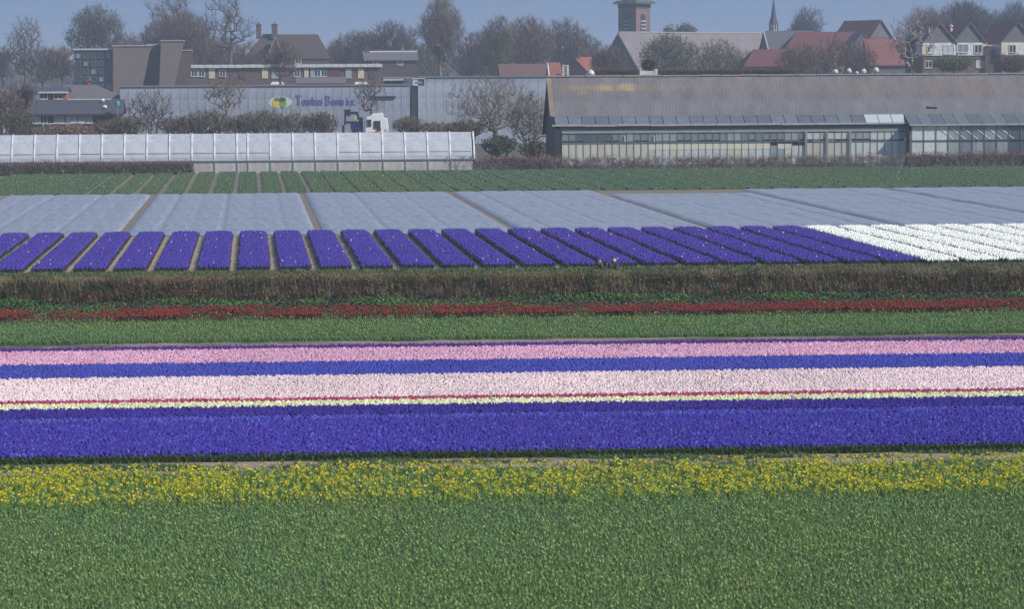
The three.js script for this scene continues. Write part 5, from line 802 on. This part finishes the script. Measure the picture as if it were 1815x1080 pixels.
const fill = [['brown scrub tree in the gap left of the dark window block', 78, 88, 70, 'purple'], ['bare brown tree behind the wide tan brick volume', 250, 58, 80, 'brown'], ['brown scrub behind the flats left of the chimneyed house', 372, 70, 80, 'purple'], ['brown bare tree just right of the chimneyed house', 600, 78, 80, 'brown'], ['grey bare tree behind the brown terraced house', 665, 62, 90, 'grey'], ['brown bushy tree at the foot of the tall poplar', 760, 76, 90, 'brown'], ['brown bushy tree under the olive willow', 855, 78, 90, 'purple'], ['brown scrub tree under the broad brown trees left of the church', 955, 74, 100, 'brown'], ['grey-brown scrub tree between the broad brown trees and the church', 1036, 62, 70, 'grey'], ['brown scrub behind the cream house and the ivy-clad tree', 1650, 30, 80, 'brown'], ['dark scrub between the right-hand tree crowns', 1748, 34, 90, 'dark']];
for (const [label, x, yt, w, col] of fill) T(label, x, yt, 124, w, 690, col, { N: 620, gaps: 0.12, dome: true, twigs: 7 });
{ // far wood that closes the horizon
  const t = thing('far_wood', 'dim grey-brown belt of bare trees closing the horizon behind the town', 'wood'), A = []; t.userData.kind = 'stuff';
  const unit = (() => { const m = new MB(); for (let i = 0; i < 150; i++) { const a = rr(0, 6.28), y = rr(0.5, 7), r = 2.9 * Math.sin(Math.min(3, y / 7 * 2.6 + 0.4)) * Math.sqrt(rnd()), o = [Math.cos(a) * r, y, Math.sin(a) * r], d = [gauss() * 0.5, rr(0.4, 1.3), gauss() * 0.5]; m.tri([o[0] - 0.06, o[1], o[2]], [o[0] + 0.06, o[1], o[2] + 0.03], [o[0] + d[0], o[1] + d[1], o[2] + d[2]], [1, 1, 1]); } m.tube([0, 0, 0], [0, 5, 0], 0.2, 0.08, 5, [0.7, 0.7, 0.7]); return m.geo(); })();
  for (let i = 0; i < 1500; i++) { const D = rr(880, 1060), x = rr(px(-200, 140, D), px(2000, 140, D)), h = rr(1.3, 2.0) * (0.7 + 0.7 * fbm(x * 0.02, 3, 66)); A.push([x, 0, -D, rr(0, 6.28), rr(1.2, 2.0), h, vary([0.125, 0.105, 0.10], 0.2)]); }
  scatter('bare_trees', unit, M.petalV, A, t);
}
// ------------------------------------------------------------------ two people sitting behind the hedge
function person(label, x, y, turn, hair, skin, cloth, hat) {
  const g = ground(907, 482).z + 0.9, D = -g, top = at(x, y, D), t = thing('person', label, 'person', [top.x, 0, g], turn), S = top.y / 1.0;   // sitting: head top at S
  const field = (bones, size, cx, cy, cz, res) => { const mc = new MarchingCubes(res, new THREE.MeshBasicMaterial(), true, false, 60000), h = size / 2; mc.isolation = 0; const n = res, A = new THREE.Vector3(), B = new THREE.Vector3(), P = new THREE.Vector3();
    for (let k = 0; k < n; k++) for (let j = 0; j < n; j++) for (let i = 0; i < n; i++) { P.set(cx + (i / n * 2 - 1) * h, cy + (j / n * 2 - 1) * h, cz + (k / n * 2 - 1) * h); let d = 1e9; for (const [a, ra, b, rb] of bones) { A.fromArray(a); B.fromArray(b); const ab = B.clone().sub(A), tt = Math.min(1, Math.max(0, P.clone().sub(A).dot(ab) / Math.max(1e-9, ab.lengthSq()))), e = P.distanceTo(A.addScaledVector(ab, tt)) - lerp(ra, rb, tt), kk = 0.035, hh = Math.max(kk - Math.abs(d - e), 0) / kk; d = Math.min(d, e) - hh * hh * kk * 0.25; } mc.field[i + j * n + k * n * n] = -d; }
    mc.update(); const c = mc.count, pos = new Float32Array(c * 3), nor = mc.normalArray.slice(0, c * 3); for (let i = 0; i < c; i++) { pos[i * 3] = cx + mc.positionArray[i * 3] * h; pos[i * 3 + 1] = cy + mc.positionArray[i * 3 + 1] * h; pos[i * 3 + 2] = cz + mc.positionArray[i * 3 + 2] * h; } const geo = new THREE.BufferGeometry(); geo.setAttribute('position', new THREE.BufferAttribute(pos, 3)); geo.setAttribute('normal', new THREE.BufferAttribute(nor, 3)); return geo; };
  const hy = S - 0.13;
  const body = field([[[0, 0.12, 0], 0.14, [0, 0.36, -0.02], 0.13], [[0, 0.36, -0.02], 0.13, [0, hy - 0.24, 0], 0.12], [[-0.16, hy - 0.24, 0], 0.06, [0.16, hy - 0.24, 0], 0.06], [[-0.19, hy - 0.25, 0], 0.05, [-0.24, hy - 0.48, 0.08], 0.042], [[-0.24, hy - 0.48, 0.08], 0.042, [-0.12, hy - 0.52, 0.3], 0.032], [[0.19, hy - 0.25, 0], 0.05, [0.24, hy - 0.48, 0.08], 0.042], [[0.24, hy - 0.48, 0.08], 0.042, [0.12, hy - 0.52, 0.3], 0.032], [[-0.1, 0.13, 0.02], 0.085, [-0.14, 0.36, 0.36], 0.06], [[-0.14, 0.36, 0.36], 0.06, [-0.13, 0.07, 0.5], 0.045], [[0.1, 0.13, 0.02], 0.085, [0.14, 0.36, 0.36], 0.06], [[0.14, 0.36, 0.36], 0.06, [0.13, 0.07, 0.5], 0.045], [[0.13, 0.05, 0.48], 0.04, [0.14, 0.045, 0.6], 0.03], [[-0.13, 0.05, 0.48], 0.04, [-0.14, 0.045, 0.6], 0.03], [[0, hy - 0.2, 0], 0.055, [0, hy - 0.08, 0.01], 0.052]], 1.4, 0, 0.55, 0.2, 64);
  part('body', body, mat(cloth, 0.85), t);
  const head = field([[[0, hy - 0.16, 0.005], 0.05, [0, hy - 0.08, 0.015], 0.05], [[0, hy + 0.02, 0], 0.088, [0, hy - 0.05, 0.03], 0.062], [[0, hy - 0.005, 0.08], 0.012, [0, hy - 0.03, 0.105], 0.014], [[0.085, hy - 0.01, 0], 0.016, [0.088, hy - 0.04, 0], 0.012], [[-0.085, hy - 0.01, 0], 0.016, [-0.088, hy - 0.04, 0], 0.012]], 0.42, 0, hy - 0.02, 0.02, 60);
  const hd = part('head', head, mat(skin, 0.6), t);
  for (const s of [-1, 1]) part('eye', new MB().lathe(s * 0.033, hy - 0.008, 0.082, [[0, -0.009], [0.009, 0], [0, 0.009]], 8), M.dark, hd);
  part('mouth', new MB().box(0, hy - 0.07, 0.088, 0.04, 0.008, 0.012), mat([0.35, 0.12, 0.1], 0.6), hd);
  const hr = field([[[0, hy + 0.04, -0.02], 0.09, [0, hy - 0.02, -0.045], 0.085], [[0, hy + 0.085, 0.03], 0.035, [0, hy + 0.07, -0.05], 0.05], [[0, hy - 0.05, -0.07], 0.05, [0, hy - 0.14, -0.07], 0.035]], 0.4, 0, hy, 0, 40);
  part('hair', hr, mat(hair, 0.7), t);
  for (const s of [-1, 1]) { const hnd = []; const px0 = s * 0.1, py = hy - 0.53, pz = 0.33; hnd.push([[px0, py, pz], 0.028, [px0 - s * 0.02, py - 0.01, pz + 0.05], 0.026]); for (let f = 0; f < 4; f++) { const o = (f - 1.5) * 0.018; hnd.push([[px0 - s * 0.02 + o * 0.3, py + o, pz + 0.06], 0.009, [px0 - s * 0.04, py + o - 0.012, pz + 0.1], 0.0085], [[px0 - s * 0.04, py + o - 0.012, pz + 0.1], 0.0085, [px0 - s * 0.055, py + o - 0.035, pz + 0.105], 0.008]); } hnd.push([[px0, py + 0.02, pz + 0.01], 0.011, [px0 - s * 0.03, py + 0.04, pz + 0.05], 0.009]); part('hand', field(hnd, 0.26, px0, py, pz + 0.04, 56), mat(skin, 0.6), t); }
}
person('person with brown hair sitting low behind the hedge, left of two heads', 1062, 459, 0.5, [0.06, 0.035, 0.025], [0.42, 0.25, 0.17], [0.10, 0.075, 0.05]);
person('person with sunlit face and dark hair sitting behind the hedge, right of two heads', 1088, 456, -0.15, [0.035, 0.022, 0.02], [0.60, 0.40, 0.30], [0.05, 0.04, 0.06]);

scene.traverse((o) => { if (o.isMesh) { o.castShadow = true; o.receiveShadow = true; } });
renderer.render(scene, camera);
